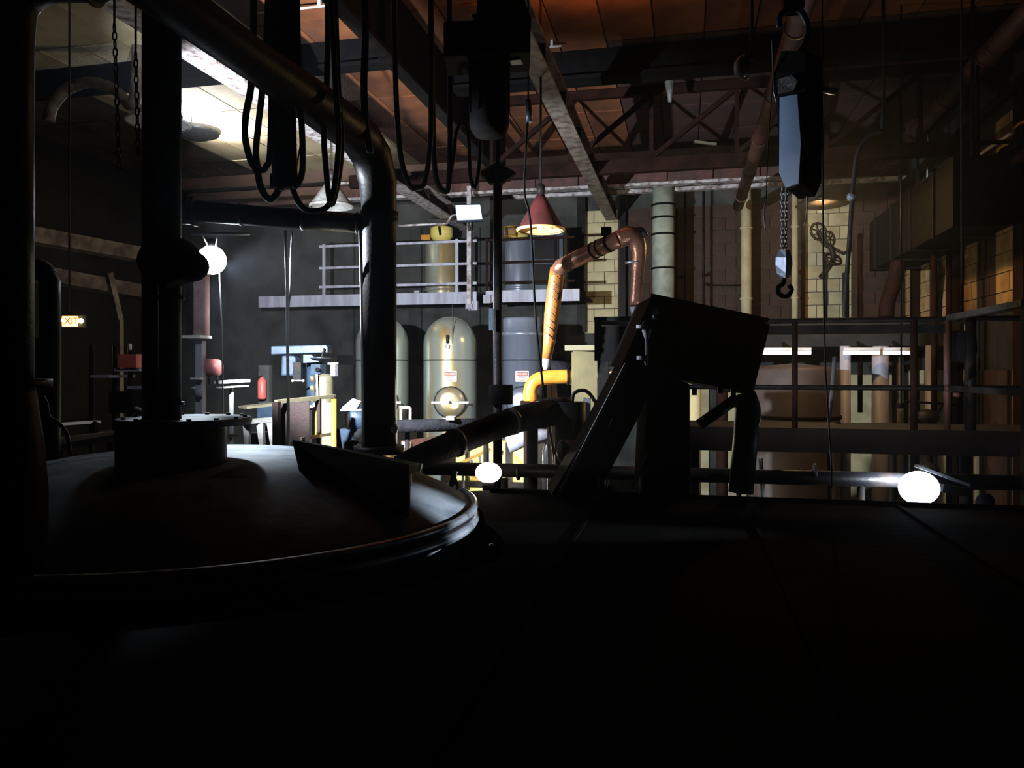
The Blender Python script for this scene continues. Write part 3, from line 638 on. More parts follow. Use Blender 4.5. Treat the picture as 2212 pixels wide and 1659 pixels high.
# round fitting left of the hoist
rc = P(1612, 145, 6.0)
rl = thing('round_lamp_housing', 'small round dull red housing seen edge-on left of the chain hoist', 'lamp', rc)
ax = (RT * .97 - FW * .24).normalized()
MB().lathe(rc, [(0, -.025), (.085, -.025), (.1, 0), (.085, .05), (.04, .09), (0, .09)], axis=-ax, seg=24).build('bell', REDOX, rl)
for k in range(3): MB().tube([rc - UP * (.068 + .012 * k) - ax * .03 - FW * .05, rc - UP * (.07 + .012 * k) - ax * .0 - FW * .09], .004, 6).build('rib', GALV, rl)
MB().tube([rc + UP * .05 + ax * .04, (rc.x + .04 * ax.x, rc.y + .04 * ax.y, 9.2)], .014, 8).build('stem', BLACK, rl)
# grey hose arching at right
ah = MB().tube([P(x, y, 8.5) for x, y in ((1905, 283), (1880, 292), (1860, 315), (1850, 345), (1842, 410), (1838, 470), (1832, 560), (1826, 640), (1824, 690))], .024, 12, res=4).build('arched_hose', CAST, None, 'grey hose arching down before the cream wall right of the chain hoist', 'hose')
MB().tube([P(1905, 283, 8.5), P(1908, 240, 8.5), (P(1908, 240, 8.5).x, P(1908, 240, 8.5).y, 9.2)], .02, 10).build('hose_drop', BLACK, None, 'black drop pipe feeding the arched grey hose', 'pipe')
MB().sphere(P(1838, 425, 8.46), .045, (1, 1, 1), 12, 8).build('coupling', DEVICE, ah)

# ================================================================== MIDDLE DISTANCE
# mezzanine platform with rails
def yplane(py, Y, px=1000): return PY(px, py, Y).z
YM = 16.3
xa, xb = PY(560, 650, YM).x, PY(1030, 650, YM).x; xc, xd = PY(1050, 650, YM).x, PY(1252, 650, YM).x
zt1, zb1 = PY(900, 633, YM).z, PY(900, 658, YM).z
mz = thing('mezzanine', 'grey steel mezzanine platform above the three steel tanks', 'platform', (xa, YM, zb1))
MB().span(xa, xb, YM - .03, YM + .03, zb1, zt1).build('edge_channel', GREYP, mz)
MB().span(xc, xd, YM - .03, YM + .03, zb1 + .01, zt1 + .01).build('edge_channel', GREYP, mz)
MB().span(xa, xd, YM + .03, YB - .3, zt1 - .08, zt1 - .03).build('deck', BLACKM, mz)
MB().box((xb - .05, YM - .08, zb1 - .06), (.2, .12, .2)).build('bracket', GREYP, mz)
MB().box((xc + .05, YM - .08, zb1 + .08), (.16, .1, .18)).build('bracket', GREYP, mz)
def rail(parent, x0, x1, Y, zs, r_, m, nm='rail'):
    for z in zs: MB().bar((x0, Y, z), (x1, Y, z), .045, r_).build(nm, m, parent)
rt_ = thing('guard_rail', 'grey three-bar guard rail on the mezzanine left of the panel lamp', 'railing', (xa, YM, zt1))
zs = [PY(900, y, YM).z for y in (525, 573, 615)]
x0 = PY(690, 600, YM).x
rail(rt_, x0, xb, YM, zs, .055, GREYP)
for px in (700, 800, 987): x = PY(px, 600, YM).x; MB().bar((x, YM, zt1), (x, YM, zs[0] + .05), .06, .05, up=(0, 1, 0)).build('post', GREYP, rt_)
MB().box((PY(902, 629, YM).x, YM - .02, zt1 + .03), (.12, .06, .04)).build('toe_block', GALV, rt_)
r2 = thing('guard_rail', 'dim guard rail on the mezzanine right of the black pole', 'railing', (xc, YM, zt1))
rail(r2, xc, xd - .1, YM, zs, .05, RUSTY)
for px in (1052, 1200): x = PY(px, 600, YM).x; MB().bar((x, YM, zt1), (x, YM, zs[0] + .05), .05, .05, up=(0, 1, 0)).build('post', RUSTY, r2)
# hanger + panel lamp
hx = PY(1014, 470, YM - .15).x
hg = thing('hanger_post', 'pale vertical hanger post behind the panel lamp', 'post', (hx, YM - .15, zb1 - .1))
MB().span(hx - .045, hx + .045, YM - .2, YM - .12, zb1 - .1, 7.96).build('post', BEAMP, hg)
MB().box((hx, YM - .16, zb1 - .08), (.14, .1, .1)).build('foot_plate', GREYP, hg)
pd = 14.9
pl_ = thing('panel_lamp', 'square blue-white panel lamp on the pale hanger post', 'lamp', P(1012, 480, pd))
q = [P(984, 444, pd + .1), P(1037, 443, pd + .1), P(1042, 474, pd - .05), P(988, 476, pd - .05)]
MB().prism(q, -FW * .02).build('panel', E_PANEL, pl_, 'glowing square panel')
q = [P(981, 442, pd + .12), P(1038, 441, pd + .12), P(1044, 477, pd - .03), P(986, 479, pd - .03)]
MB().prism(q, FW * .12).build('housing', BLUEM, pl_)
MB().bar(P(1014, 462, pd + .1), (hx, YM - .2, P(1014, 462, pd + .1).z), .05, .05).build('arm', BLUEM, pl_)
cdt = MB().tube([P(x, y, 15.0) for x, y in ((860, 488), (915, 485), (965, 483), (970, 474), (976, 466), (986, 464))], .022, 8).build('lamp_conduit', BEAMP, None, 'thin pale conduit leading along to the panel lamp', 'conduit')
# tanks on the floor
def danger(parent, c, n, wd=.26, ht=.21):
    n = Vector(n).normalized(); xd_ = UP.cross(n); c = Vector(c) + n * .012; R = Matrix((xd_, n, UP)).transposed()
    pt = MB().box(c, (wd, .008, ht), R).build('danger_sign', PAPER, parent, 'white and red danger sign')
    MB().box(c + n * .005 + UP * ht * .22, (wd * .84, .006, ht * .34), R).build('sign_border', SIGNK, pt)
    MB().box(c + n * .009 + UP * ht * .22, (wd * .78, .006, ht * .27), R).build('sign_header', SIGNR, pt)
    text_mb('DANGER', c + n * .014 + UP * ht * .22, ht * .24, xd_, UP, .001).build('sign_word', PAPER, pt)
    for i, (s_, sz) in enumerate(((.62, .0), (.5, -.14), (.66, -.26), (.4, -.36))):
        MB().box(c + n * .005 + UP * ht * sz, (wd * s_, .004, ht * .045), R).build('print_line', SIGNR if i % 2 else SIGNK, pt)
def tank(label, px, d_, r_, ytop, m, valve=False, man=True, cap=False, sdx=0):
    c = P(px, 800, d_); zt_ = P(px, ytop, d_ - r_).z
    t = thing('steel_tank', label, 'tank', (c.x, c.y, 0), 'tall steel tanks under the mezzanine')
    if cap: prof = [(r_, .5), (r_, zt_ - .36), (r_ * 1.06, zt_ - .36), (r_ * 1.06, zt_ - .3), (r_ * .98, zt_ - .3), (r_ * .98, zt_ - .04), (r_ * .9, zt_), (0, zt_ + .02)]
    else:
        prof = [(r_, .5)] + [(r_ * math.cos(a), zt_ - .55 + .55 * math.sin(a)) for a in [math.pi / 2 * i / 10 for i in range(10)]] + [(0, zt_)]
    MB().lathe((c.x, c.y, 0), prof, seg=56).build('shell', m, t)
    zsm = P(px, 778, d_ - r_).z
    MB().lathe((c.x, c.y, 0), [(r_ + .001, zsm - .012), (r_ + .01, zsm - .006), (r_ + .01, zsm + .006), (r_ + .001, zsm + .012)], seg=56).build('seam_weld', CAST, t)
    MB().lathe((c.x, c.y, 0), [(r_ + .001, 1.0), (r_ + .03, 1.0), (r_ + .03, 1.06), (r_ + .001, 1.06)], seg=56).build('foot_band', m, t)
    for a in (.6, 2.5, 4.1, 5.7): MB().tube([(c.x + r_ * .85 * math.cos(a), c.y + r_ * .85 * math.sin(a), 0), (c.x + r_ * .85 * math.cos(a), c.y + r_ * .85 * math.sin(a), .6)], .05, 10).build('leg', m, t)
    n = (CAM - c); n.z = 0; n.normalize(); f = c + n * r_
    n2 = n
    danger(t, Vector((f.x, f.y, P(px, 813, d_ - r_).z)) - RT * .0, n)
    if man:
        zc = P(px, 869, d_ - r_).z; p = Vector((f.x, f.y, zc)); rr = 33 / F * (d_ - r_)
        ck = MB().lathe(p - n * .03, [(0, .10), (rr * .55, .10), (rr * .92, .07), (rr, .03), (rr, -.02)], axis=n, seg=40).build('manhole_cover', m, t)
        MB().lathe(p - n * .08, [(rr * 1.0, 0), (rr * 1.06, 0), (rr * 1.06, .1), (rr * .97, .1)], axis=n, seg=40).build('manhole_collar', CAST, ck)
        MB().bar(p + n * .09 - RT * rr * 1.2, p + n * .09 + RT * rr * 1.2, .02, .04).build('clamp_bar', GALV, ck)
        MB().tube([p + n * .07, p + n * .15], .03, 10).build('hand_nut', CAST, ck)
        MB().box(p - UP * (rr + .06) + n * .05, (.14, .12, .08)).build('lower_hinge', GALV, ck)
    if valve:
        p = Vector((f.x, f.y, P(px, 735, d_ - r_).z)) - RT * .05 + n * .05
        v = MB().tube([p + UP * .1, p - UP * .06], .03, 10).build('sample_valve', CAST, t)
        MB().tube([p - UP * .12 + RT * (.04 * math.cos(u)) + UP * (.05 * math.sin(u)) for u in [2 * math.pi * k / 12 for k in range(13)]], .008, 6, cap=False).build('ring', GALV, v)
        MB().box(Vector((f.x, f.y, P(px, 700, d_ - r_).z)) + RT * .055 - n * .004, (.012, .03, .75)).build('seam_strip', CAST, t)
    return t
tank('middle steel tank under the mezzanine with a ring valve and round manhole', 972, 15.6, .53, 680, TANKM, valve=True)
tank('left steel tank mostly hidden by the thick dark column', 826, 15.8, .53, 680, TANKM)
tank('bluish steel tank under the mezzanine with a raised cap, right of the black pole', 1128, 15.6, .40, 684, TANKB, cap=True)
# upper tanks on the mezzanine
for px, r_, yt_, lab, m in ((955, .40, 520, 'steel tank standing on the mezzanine with a yellow top vessel', TANKM), (1122, .34, 515, 'narrow steel tank standing on the mezzanine below the red pendant lamp', TANKB)):
    c = PY(px, 600, 17.6); zt_ = PY(px, yt_, 17.3).z
    t = thing('upper_tank', lab, 'tank', (c.x, c.y, zt1), 'tanks on the mezzanine')
    MB().lathe((c.x, c.y, 0), [(r_, zt1 - .03), (r_, zt_ - .06), (r_ * .9, zt_), (0, zt_ + .04)], seg=48).build('shell', m, t)
    MB().lathe((c.x, c.y, 0), [(r_ + .001, zt1 + .15), (r_ + .02, zt1 + .15), (r_ + .02, zt1 + .2), (r_ + .001, zt1 + .2)], seg=48).build('lower_band', m, t)
    if px == 955:
        MB().lathe((c.x + .02, c.y - .1, 0), [(0, zt_ - .02), (.15, zt_ - .02), (.26, zt_ + .12), (.27, zt_ + .32), (.2, zt_ + .36), (0, zt_ + .36)], seg=24).build('yellow_vessel', YELLW, t)
        MB().box((c.x - .36, c.y - .1, zt_ + .12), (.22, .1, .12)).build('side_box', AMBERP, t)
        MB().tube([(c.x + .05, c.y - .38, zt_ + .32), (c.x + .08, c.y - .38, zt_ + .12)], .03, 8).build('valve', BLACK, t)
    else:
        q = [PY(1090, 490, 17.2), PY(1110, 488, 17.2), PY(1113, 508, 17.2), PY(1091, 510, 17.2)]
        mb = MB()
        for i in range(4): mb.tube([q[i], q[(i + 1) % 4]], .022, 8)
        for i in range(4): mb.tube([q[i], q[i] + Vector((0, .25, 0))], .018, 6)
        mb.build('yellow_cage', YELST, t); MB().prism([p + Vector((0, .25, 0)) for p in q], (0, .02, 0)).build('cage_back', YELST, t)
        MB().lathe((c.x, c.y, 0), [(.22, zt_), (.22, zt_ + .14), (.0, zt_ + .16)], seg=24).build('dome', YELLW, t)
bc = thing('control_cabinet', 'dark control cabinet on the mezzanine behind the thin cable', 'cabinet', PY(1190, 630, 17))
c = PY(1187, 580, 17.2); MB().span(c.x - .42, c.x + .35, 17.0, 17.5, zt1 - .03, PY(1187, 500, 17.2).z).build('body', BLUEM, bc)
for z0_, z1_ in ((570, 615), (512, 560)): MB().span(c.x - .3, c.x + .25, 16.97, 17.0, PY(1187, z1_, 17).z, PY(1187, z0_, 17).z).build('door', BLACK, bc)
# pendant lamps
def pendant(label, px, py, d_, r_, h_, m, inner, ztop, lit=False):
    p = P(px, py, d_); t = thing('pendant_lamp', label, 'lamp', p)
    sh = MB().lathe(p, [(r_, 0), (r_ * .93, .04), (r_ * .35, h_ * .8), (r_ * .18, h_), (0, h_)], seg=32).build('shade', m, t)
    MB().lathe(p, [(r_ * .97, .005), (r_ * .5, h_ * .33), (r_ * .2, h_ * .5), (0, h_ * .5)], seg=32).build('inner_reflector', inner, sh)
    MB().lathe(p, [(r_ * .96, -.015), (r_ * 1.03, -.01), (r_ * 1.03, .015), (r_ * .96, .02)], seg=32).build('rim', inner, sh)
    MB().tube([p + UP * h_, (p.x, p.y, ztop)], .015, 8).build('stem', BLACK, t)
    MB().lathe(p, [(0, h_), (r_ * .16, h_), (r_ * .2, h_ + .12), (0, h_ + .16)], seg=16).build('cap', BLACK, t)
    MB().sphere(p + UP * .08, .06, (1, 1, 1.3), 12, 8).build('bulb', PAPER, t)
    return t
pendant('dark red cone pendant lamp with amber inside, above the bluish tank', 1168, 497, 9.5, .29, .42, SHADER, SHADEIN, 9.2)
pendant('small grey cone pendant lamp seen through the cable loops', 716, 446, 10.2, .28, .34, SHADEG, SHADEG, 9.2)
pt = pendant('flat white pendant lamp before the brightly lit ceiling at upper left', 342, 266, 13.6, .53, .2, SHADEG, WHITEP, 9.2)
pp = P(425, 276, 16.4)
tl = thing('ceiling_floodlight', 'blazing white floodlight just under the pale ceiling at upper left', 'lamp', pp)
MB().lathe(pp - UP * .14, [(0, .02), (.3, .02), (.32, .1), (.25, .2), (0, .22)], seg=24).build('glass', E_PEND, tl, 'glowing white glass')
MB().lathe(pp - UP * .24, [(0, 0), (.2, 0), (.44, .10), (.50, .21), (.48, .21), (.42, .115), (0, .11)], seg=32).build('added_bowl', GALV, tl)  # opaque bowl added so the lamp lights only upward
MB().tube([(pp.x, pp.y, pp.z - .0), (pp.x, pp.y, 9.2)], .02, 8).build('stem', BLACK, tl)
MB().lathe(pp, [(.50, -.05), (.52, -.05), (.52, .42), (.50, .42)], seg=20, a0=math.radians(105), a1=math.radians(275)).build('added_hood', BLACKM, tl)  # hood added to keep light off the ceiling at left
for i in range(9):
    a = 2 * math.pi * (i + .3) / 9; MB().tube([pp + V(math.cos(a) * .47, math.sin(a) * .47, -.06), pp + V(math.cos(a) * .47, math.sin(a) * .47, .12)], .016, 6).build('guard_bar', BLACK, tl)
MB().tube([pp + V(math.cos(2 * math.pi * i / 24) * .47, math.sin(2 * math.pi * i / 24) * .47, .12) for i in range(25)], .016, 6, cap=False).build('guard_ring', BLACK, tl)
MB().span(XL + .1, -5.6, 17.85, 17.95, 8.6, 8.68).build('ceiling_pipe', BLACKM, None, 'thin dark pipe crossing under the bright ceiling at upper left', 'pipe')
# arched shadow at upper left, built as a dim tube
ad = MB().tube([PX(x, y, -11.0) if False else P(x, y, 12.5) for x, y in ((105, 262), (115, 225), (150, 190), (200, 178), (250, 196), (285, 228), (296, 160), (298, 40))], .09, 12, res=4).build('shadow_arc', DUSTB, None, 'dim curved tube for the arched shadow at upper left behind the chains', 'pipe')
for py_, py2, d_, lab in ((505, 520, 11, 'dim grey duct running back below the chains at left'), (585, 600, 11.5, 'second dim grey duct lower on the left wall')):
    MB().bar(P(50, py_, d_), P(300, py2 + 30, d_ + 2), .3, .22).build('wall_duct', DUSTB, None, lab, 'duct')
MB().bar(P(235, 590, 11), P(258, 690, 11.2), .06, .1).bar(P(258, 690, 11.2), (P(258, 690, 11.2).x, P(258, 690, 11.2).y, 0), .08, .08, up=(0, 1, 0)).build('brace', DUSTB, None, 'slanting dim grey brace between the left ducts and the machines', 'brace')
# exit sign
ed = 9.0
ex = thing('exit_sign', 'glowing red and amber exit sign on the far left', 'sign', P(150, 706, ed))
MB().prism([P(128, 681, ed + .02), P(178, 681, ed + .02), P(178, 707, ed + .02), P(128, 707, ed + .02)], FW * .08).build('case', SIGNK, ex)
MB().prism([P(134, 683, ed), P(166, 683, ed), P(166, 705, ed), P(134, 705, ed)], FW * .02).build('panel', E_EXITY, ex, 'glowing amber panel')
text_mb('EXIT', P(150, 694, ed) - FW * .006, .11, RT, UP, .003).build('lettering', E_EXITR, ex, 'red letters')
MB().sphere(P(175, 693, ed - .02), .028, (1, 1, 1), 12, 8).build('lamp_head', E_EXITW, ex, 'glowing emergency bulb')
MB().sphere(P(130, 692, ed - .02), .018, (1, 1, 1), 10, 6).build('lamp_head', E_EXITW, ex)
p = P(150, 681, ed + .05); MB().tube([p, (p.x, p.y, 9.2)], .012, 8).build('stem', BLACK, ex)

# ------------------------------------------------------------------ left machinery
def post(name, px, y0, y1, d_, w_, m, label, cat='post', group=None):
    a = P(px, y1, d_); return MB().span(a.x - w_ / 2, a.x + w_ / 2, a.y - w_ / 2, a.y + w_ / 2, P(px, y1, d_).z, P(px, y0, d_).z).build(name, m, None, label, cat, group)
st = thing('steel_stanchion', 'pinkish steel stanchion standing just below the glaring work lamp', 'stanchion', P(424, 890, 8))
for a, b, m in ((402, 417, RUSTY), (418, 443, PINKST)):
    MB().prism([P(a, 560, 8.0), P(b, 560, 8.0), P(b, 726, 8.0), P(a, 726, 8.0)], FW * .12).build('upper_post', m, st)
MB().box(P(422, 728, 8.0), (.25, .2, .03)).build('shelf_plate', WHITEP, st)
MB().prism([P(422, 736, 8.02), P(437, 736, 8.02), P(437, 1634, 8.02), P(422, 1634, 8.02)], FW * .1).build('lower_post', GREYP, st)
MB().lathe(P(430, 848, 7.98), [(0, 0), (.045, 0), (.045, .03), (0, .03)], axis=-FW, seg=18).build('gauge', GREYP, st)
MB().box(P(425, 818, 7.97), (.11, .06, .02)).build('ledge', WHITEP, st)
MB().tube([P(412, 838, 7.9), P(420, 838, 7.9)], .015, 8).build('tap', GALV, st)
rc_ = thing('air_receiver', 'pink-red round-ended air receiver beside the stanchion', 'receiver', P(458, 812, 8.2))
a = P(444, 794, 8.2); MB().lathe(a, [(0, 0), (.09, 0), (.09, .1), (.085, .14), (.06, .17), (0, .18)], axis=RT, seg=28).build('shell', PINKC, rc_)
MB().tube([P(452, 812, 8.2), P(452, 830, 8.2)], .015, 8).build('leg', CAST, rc_); MB().tube([P(470, 812, 8.2), P(470, 830, 8.2)], .015, 8).build('leg', CAST, rc_)
for y0_, y1_, x0_, x1_, lab in ((826, 822, 470, 533, 'upper white pipe shelf beside the pink-red receiver'), (837, 833, 476, 530, 'lower white pipe shelf beside the pink-red receiver')):
    sh = MB().bar(P(x0_, y0_, 8.2), P(x1_, y1_, 8.6), .1, .03 if y0_ == 826 else .015); sh = sh if y0_ != 837 else sh.bar(P(500, 836, 8.4), (P(500, 836, 8.4).x, P(500, 836, 8.4).y, 0), .03, .03, up=(0, 1, 0)); sh = sh.build('pipe_shelf', WHITEP, None, lab, 'shelf')
lb = thing('work_table', 'dark left-hand work table with pale edge strips below the exit sign', 'table', P(160, 950, 7.5))
MB().bar(P(122, 917, 6.9), P(212, 911, 7.2), .1, .02).build('edge_strip', WHITEP, lb)
MB().bar(P(118, 962, 6.7), P(252, 938, 7.0), .5, .06).build('table_top', WOOD, lb)
MB().bar(P(120, 952, 6.72), P(252, 937, 7.02), .05, .05).build('pale_rail', BEIGEP, lb)
for x, y in ((130, 955), (240, 945)): p = P(x, y, 6.9); MB().tube([p, (p.x, p.y, 0)], .03, 8).build('leg', WOOD, lb)
MB().bar(P(125, 915, 7.0), P(125, 955, 7.0), .04, .04, up=(0, 1, 0)).build('strip_support', BLACKM, lb)
MB().bar(P(205, 913, 7.1), P(205, 945, 7.0), .04, .04, up=(0, 1, 0)).build('strip_support', BLACKM, lb)
rk = thing('machine_rack', 'dark machine rack with pale shelf edges left of the agitator', 'rack', P(280, 900, 8.0))
for (xa_, xb_, y) in ((246, 310, 796), (195, 243, 810), (275, 315, 834)):
    MB().span(P(xa_, y, 8.2).x, P(xb_, y, 8.2).x, P(xa_, y, 8.2).y, P(xa_, y, 8.2).y + .4, P(xa_, y, 8.2).z - .03, P(xa_, y, 8.2).z).build('shelf', GREYP, rk)
for x in (198, 248, 281, 312): p = P(x, 745, 8.3); MB().tube([(p.x, p.y, 0), p], .025, 8).build('upright', BLACK, rk)
MB().box(P(292, 780, 8.25), (.22, .25, .14)).build('motor', REDP, rk)
MB().tube([P(281, 742, 8.1), P(281, 756, 8.1)], .016, 8).build('lamp_stub', WHITEP, rk)
MB().box(P(282, 868, 8.2), (.28, .3, .22)).build('gear_case', BLACKM, rk)
MB().bar(P(294, 880, 7.9), P(312, 888, 7.9), .05, .015).build('tag', GALV, rk)
# extinguisher on wall side
fe = thing('fire_extinguisher', 'red fire extinguisher behind the white pipe shelves', 'fire extinguisher', P(564, 866, 13))
MB().lathe(P(566, 862, 13), [(0, 0), (.06, 0), (.07, .03), (.07, .3), (.03, .36), (0, .38)], seg=20).build('cylinder', REDP, fe)
MB().tube([P(566, 812, 13), P(558, 818, 13), P(556, 850, 13)], .014, 8, res=3).build('hose', RUBBER, fe)
p = P(570, 840, 13.15); MB().span(p.x - .1, p.x + .1, p.y, p.y + .1, 0, p.z + .4).build('wall_stand', GREYW, fe)
# drilling machine: blue-grey arm, head, beige cylinder
dm = thing('drill_machine', 'blue-grey radial machine with a horizontal arm, left of the thick column', 'machine', P(660, 960, 9.5)); d = 9.5
MB().prism([P(585, 748, d), P(704, 745, d), P(708, 750, d), P(708, 762, d), P(585, 766, d)], FW * .25).build('arm', BLUEM, dm, bevel=.01)
MB().prism([P(608, 768, d), P(634, 768, d), P(640, 776, d), P(634, 812, d), P(606, 812, d)], FW * .3).build('motor_housing', BLUEM, dm, bevel=.02)
MB().prism([P(632, 782, d - .05), P(650, 782, d - .05), P(650, 822, d - .05), P(632, 822, d - .05)], FW * .2).build('control_box', BLACK, dm)
MB().prism([P(655, 766, d), P(672, 766, d), P(690, 782, d), P(655, 784, d)], FW * .2).build('shoulder', BLUEM, dm)
MB().box(P(688, 797, d), (.12, .16, .12)).build('head', BLUEM, dm); MB().tube([P(685, 798, d - .1), P(687, 798, d - .13)], .025, 10).build('dial', BLACK, dm)
MB().lathe(P(693, 778, d), [(.0, .0), (.03, .0), (.12, .02), (.13, .03), (0, .03)], seg=20).build('hand_wheel', CAST, dm)
MB().tube([P(700, 752, d - .05), P(696, 768, d - .05), P(690, 775, d - .05)], .012, 8, res=3).build('lever', BLACK, dm)
MB().tube([P(632, 822.5, d - .1), P(655, 822.5, d - .1)], .01, 8).build('handle', GALV, dm)
for x in (632, 655): MB().sphere(P(x, 822.5, d - .1), .016, seg=10, rings=6).build('knob', WHITEP, dm)
MB().tube([P(708, 786, d), P(731, 785, d)], .014, 8).build('spindle_bar', GALV, dm); MB().box(P(722, 800, d), (.06, .08, .14)).build('counterweight', GREYP, dm)
p = P(680, 770, 9.75); MB().tube([(p.x, p.y, 0), p], .1, 20).build('column', BLUEM, dm)
cy = P(700, 815, 9.5)
by = thing('gas_cylinder', 'beige round-topped gas cylinder under the blue-grey machine', 'cylinder', (cy.x, cy.y, 0))
r_ = .11; zt_ = P(700, 808, 9.5).z
MB().lathe((cy.x, cy.y, 0), [(0, 0), (r_, 0), (r_, zt_ - .09), (r_ * .93, zt_ - .04), (r_ * .6, zt_), (0, zt_ + .01)], seg=28).build('body', BEIGEP, by)
for y in (812, 833, 856): MB().tube([P(673, y, 9.4), P(676, y + 12, 9.4)], .03, 10).build('side_fitting', BEIGEP, by)
MB().tube([P(684, 808, 9.35), P(686, 856, 9.35)], .012, 8).build('level_tube', WHITEP, by)
# lower fairing of machine
MB().loft([[P(676, 870, 9.0), P(716, 870, 9.0), P(716, 870, 9.3), P(676, 870, 9.3)], [P(672, 958, 9.0), P(728, 958, 9.0), P(728, 958, 9.3), P(672, 958, 9.3)], [P(672, 1250, 9.0), P(728, 1250, 9.0), P(728, 1250, 9.3), P(672, 1250, 9.3)]]).build('flared_pedestal', BEIGEP, None, 'beige flaring machine base behind the yellow posts', 'machine')
# yellow bollards + brown rail
for px, y0_, y1_, lab in ((686, 866, 962, 'yellow steel post standing left, behind the brown hand rail'), (721, 862, 966, 'yellow steel post standing right, nearer the thick column')):
    a = P(px, y0_, 8.4); MB().tube([(a.x, a.y, 0), a], .028, 14).build('yellow_post', YELST, None, lab, 'post', 'yellow posts')
rl_ = thing('hand_rail', 'low brown hand rail with a pale top, behind the domed lid', 'railing', P(600, 970, 8.0))
a, b = P(596, 868, 7.8), P(722, 856, 8.6)
MB().bar(a, b, .04, .04).build('top_bar', BEIGEP, rl_)
a2, b2 = P(650, 948, 7.9), P(722, 936, 8.6); MB().bar(a2, b2, .03, .03).build('lower_bar', BEIGEP, rl_)
for q, w_ in ((0.01, .06), (.72, .04), (.99, .04)): p = a.lerp(b, q); MB().bar((p.x, p.y, 0), p, w_, w_, up=(0, 1, 0)).build('post', WOOD, rl_)
pb = MB().prism([P(598, 872, 7.95), P(668, 866, 7.95), P(668, 960, 7.95), P(598, 975, 7.95)], FW * .02).build('kick_board', WOOD, rl_)
bs = thing('parts_bin', 'black bin behind the brown hand rail', 'bin', P(650, 940, 8.8)); MB().prism([P(622, 885, 8.8), P(674, 880, 8.8), P(672, 1250, 8.8), P(622, 1250, 8.8)], FW * .4).build('body', BLACKM, bs)
MB().bar(P(620, 884, 8.78), P(676, 878, 8.78), .04, .03).build('rim', GREYP, bs)
# white table legs / bench left
wb_ = thing('steel_bench', 'grey steel bench with flared legs behind the domed lid', 'bench', P(560, 960, 8.6))
MB().bar(P(520, 912, 8.5), P(600, 905, 8.8), .3, .03).build('bench_top', SHADEG, wb_)
for x, l in ((531, 0), (560, 4), (583, 5)):
    MB().prism([P(x - 7, 914, 8.5), P(x + 7, 913, 8.5), P(x + 5 + l, 970, 8.5), P(x - 3 + l, 970, 8.5)], FW * .08).build('leg', SHADEG, wb_)
    p = P(x + l, 965, 8.5); MB().tube([p, (p.x, p.y, 0)], .03, 8).build('lower_leg', SHADEG, wb_)
MB().span(P(520, 938, 8.9).x, P(612, 938, 8.9).x, 8.6, 9.1, 0, P(560, 935, 9.0).z).build('wooden_crate', WOOD, None, 'low brown wooden crate behind the flared bench legs', 'crate')
MB().bar(P(524, 880, 9.5), P(598, 872, 9.8), .25, .03).build('shelf_board', BEIGEP, None, 'pale shelf board beyond the steel bench', 'shelf')
MB().span(P(500, 885, 10).x, P(600, 885, 10).x, 9.6, 10.1, 0, P(550, 881, 9.7).z - .02).build('side_cabinet', BLUEM, None, 'dark blue-grey cabinet carrying the pale shelf board', 'cabinet')
MB().bar(P(475, 943, 8.3), P(518, 939, 8.4), .04, .03).build('pale_batten', BEIGEP, None, 'short pale batten behind the manway flange', 'batten')
MB().span(P(472, 950, 8.4).x, P(520, 950, 8.4).x, 8.0, 8.4, 0, P(490, 943, 8.35).z - .015).build('storage_box', WOOD, None, 'brown storage box under the short pale batten', 'box')
MB().bar(P(480, 970, 7.6), P(538, 969, 7.7), .06, .03).build('edge_angle', WHITEP, None, 'bright white angle iron right behind the domed lid', 'angle iron')
p = P(500, 972, 7.65); MB().tube([(p.x, p.y, 0), (p.x, p.y, p.z)], .02, 8).build('angle_support', BLACK, None, 'thin black support under the bright white angle iron', 'support')
# motors between column and tanks
mo = thing('pump_motor', 'blue-grey round pump motor left of the thick column', 'motor', P(760, 905, 9.0))
MB().lathe(P(752, 905, 9.2), [(0, 0), (.13, 0), (.15, .03), (.15, .2), (.12, .3), (0, .32)], axis=(RT + FW * .4), seg=28).build('shell', BLUEM, mo)
MB().lathe(P(752, 905, 9.2), [(0, -.015), (.125, -.015), (.125, 0), (0, 0)], axis=(RT + FW * .4), seg=28).build('end_bell', BLACK, mo)
p = P(768, 925, 9.3); MB().span(p.x - .2, p.x + .2, p.y - .15, p.y + .15, 0, p.z).build('plinth', BLUEM, mo)
MB().prism([P(738, 884, 9.1), P(762, 864, 9.3), P(780, 870, 9.3), P(770, 886, 9.1)], UP * .02).build('guard_plate', GREYP, mo)
MB().bar(P(735, 886, 9.1), P(788, 885, 9.15), .05, .02).build('guard_bar', GALV, mo)
cl_ = MB().loft([[P(764, 945, 7.0), P(778, 958, 7.0), P(778, 958, 7.1), P(764, 945, 7.1)], [P(765, 935, 7.0), P(785, 950, 7.0), P(785, 950, 7.12), P(765, 935, 7.12)], [P(784, 921, 7.0), P(794, 935, 7.0), P(794, 935, 7.1), P(784, 921, 7.1)]], True).build('white_cloth', CLOTH, None, 'bright white rag draped just left of the thick column foot', 'cloth')
MB().prism([P(768, 962, 7.0), P(775, 957, 7.0), P(782, 974, 7.0), P(764, 975, 7.0)], FW * .1).build('rag_corner', CLOTH, None, 'small white rag end hanging beneath the bright rag', 'cloth')
p = P(778, 976, 7.08); MB().span(p.x - .12, p.x + .12, p.y, p.y + .25, 0, P(778, 950, 7.15).z).build('valve_stand', BLACK, None, 'black stand carrying the white rag', 'stand')
fr = thing('small_frame', 'small pale square frame just right of the thick column', 'frame', P(875, 905, 12))
for a, b in (((862, 880), (886, 880)), ((886, 880), (886, 912)), ((866, 880), (866, 912))): MB().bar(P(*a, 12), P(*b, 12), .04, .04, up=FW).build('bar', BEAMP, fr)
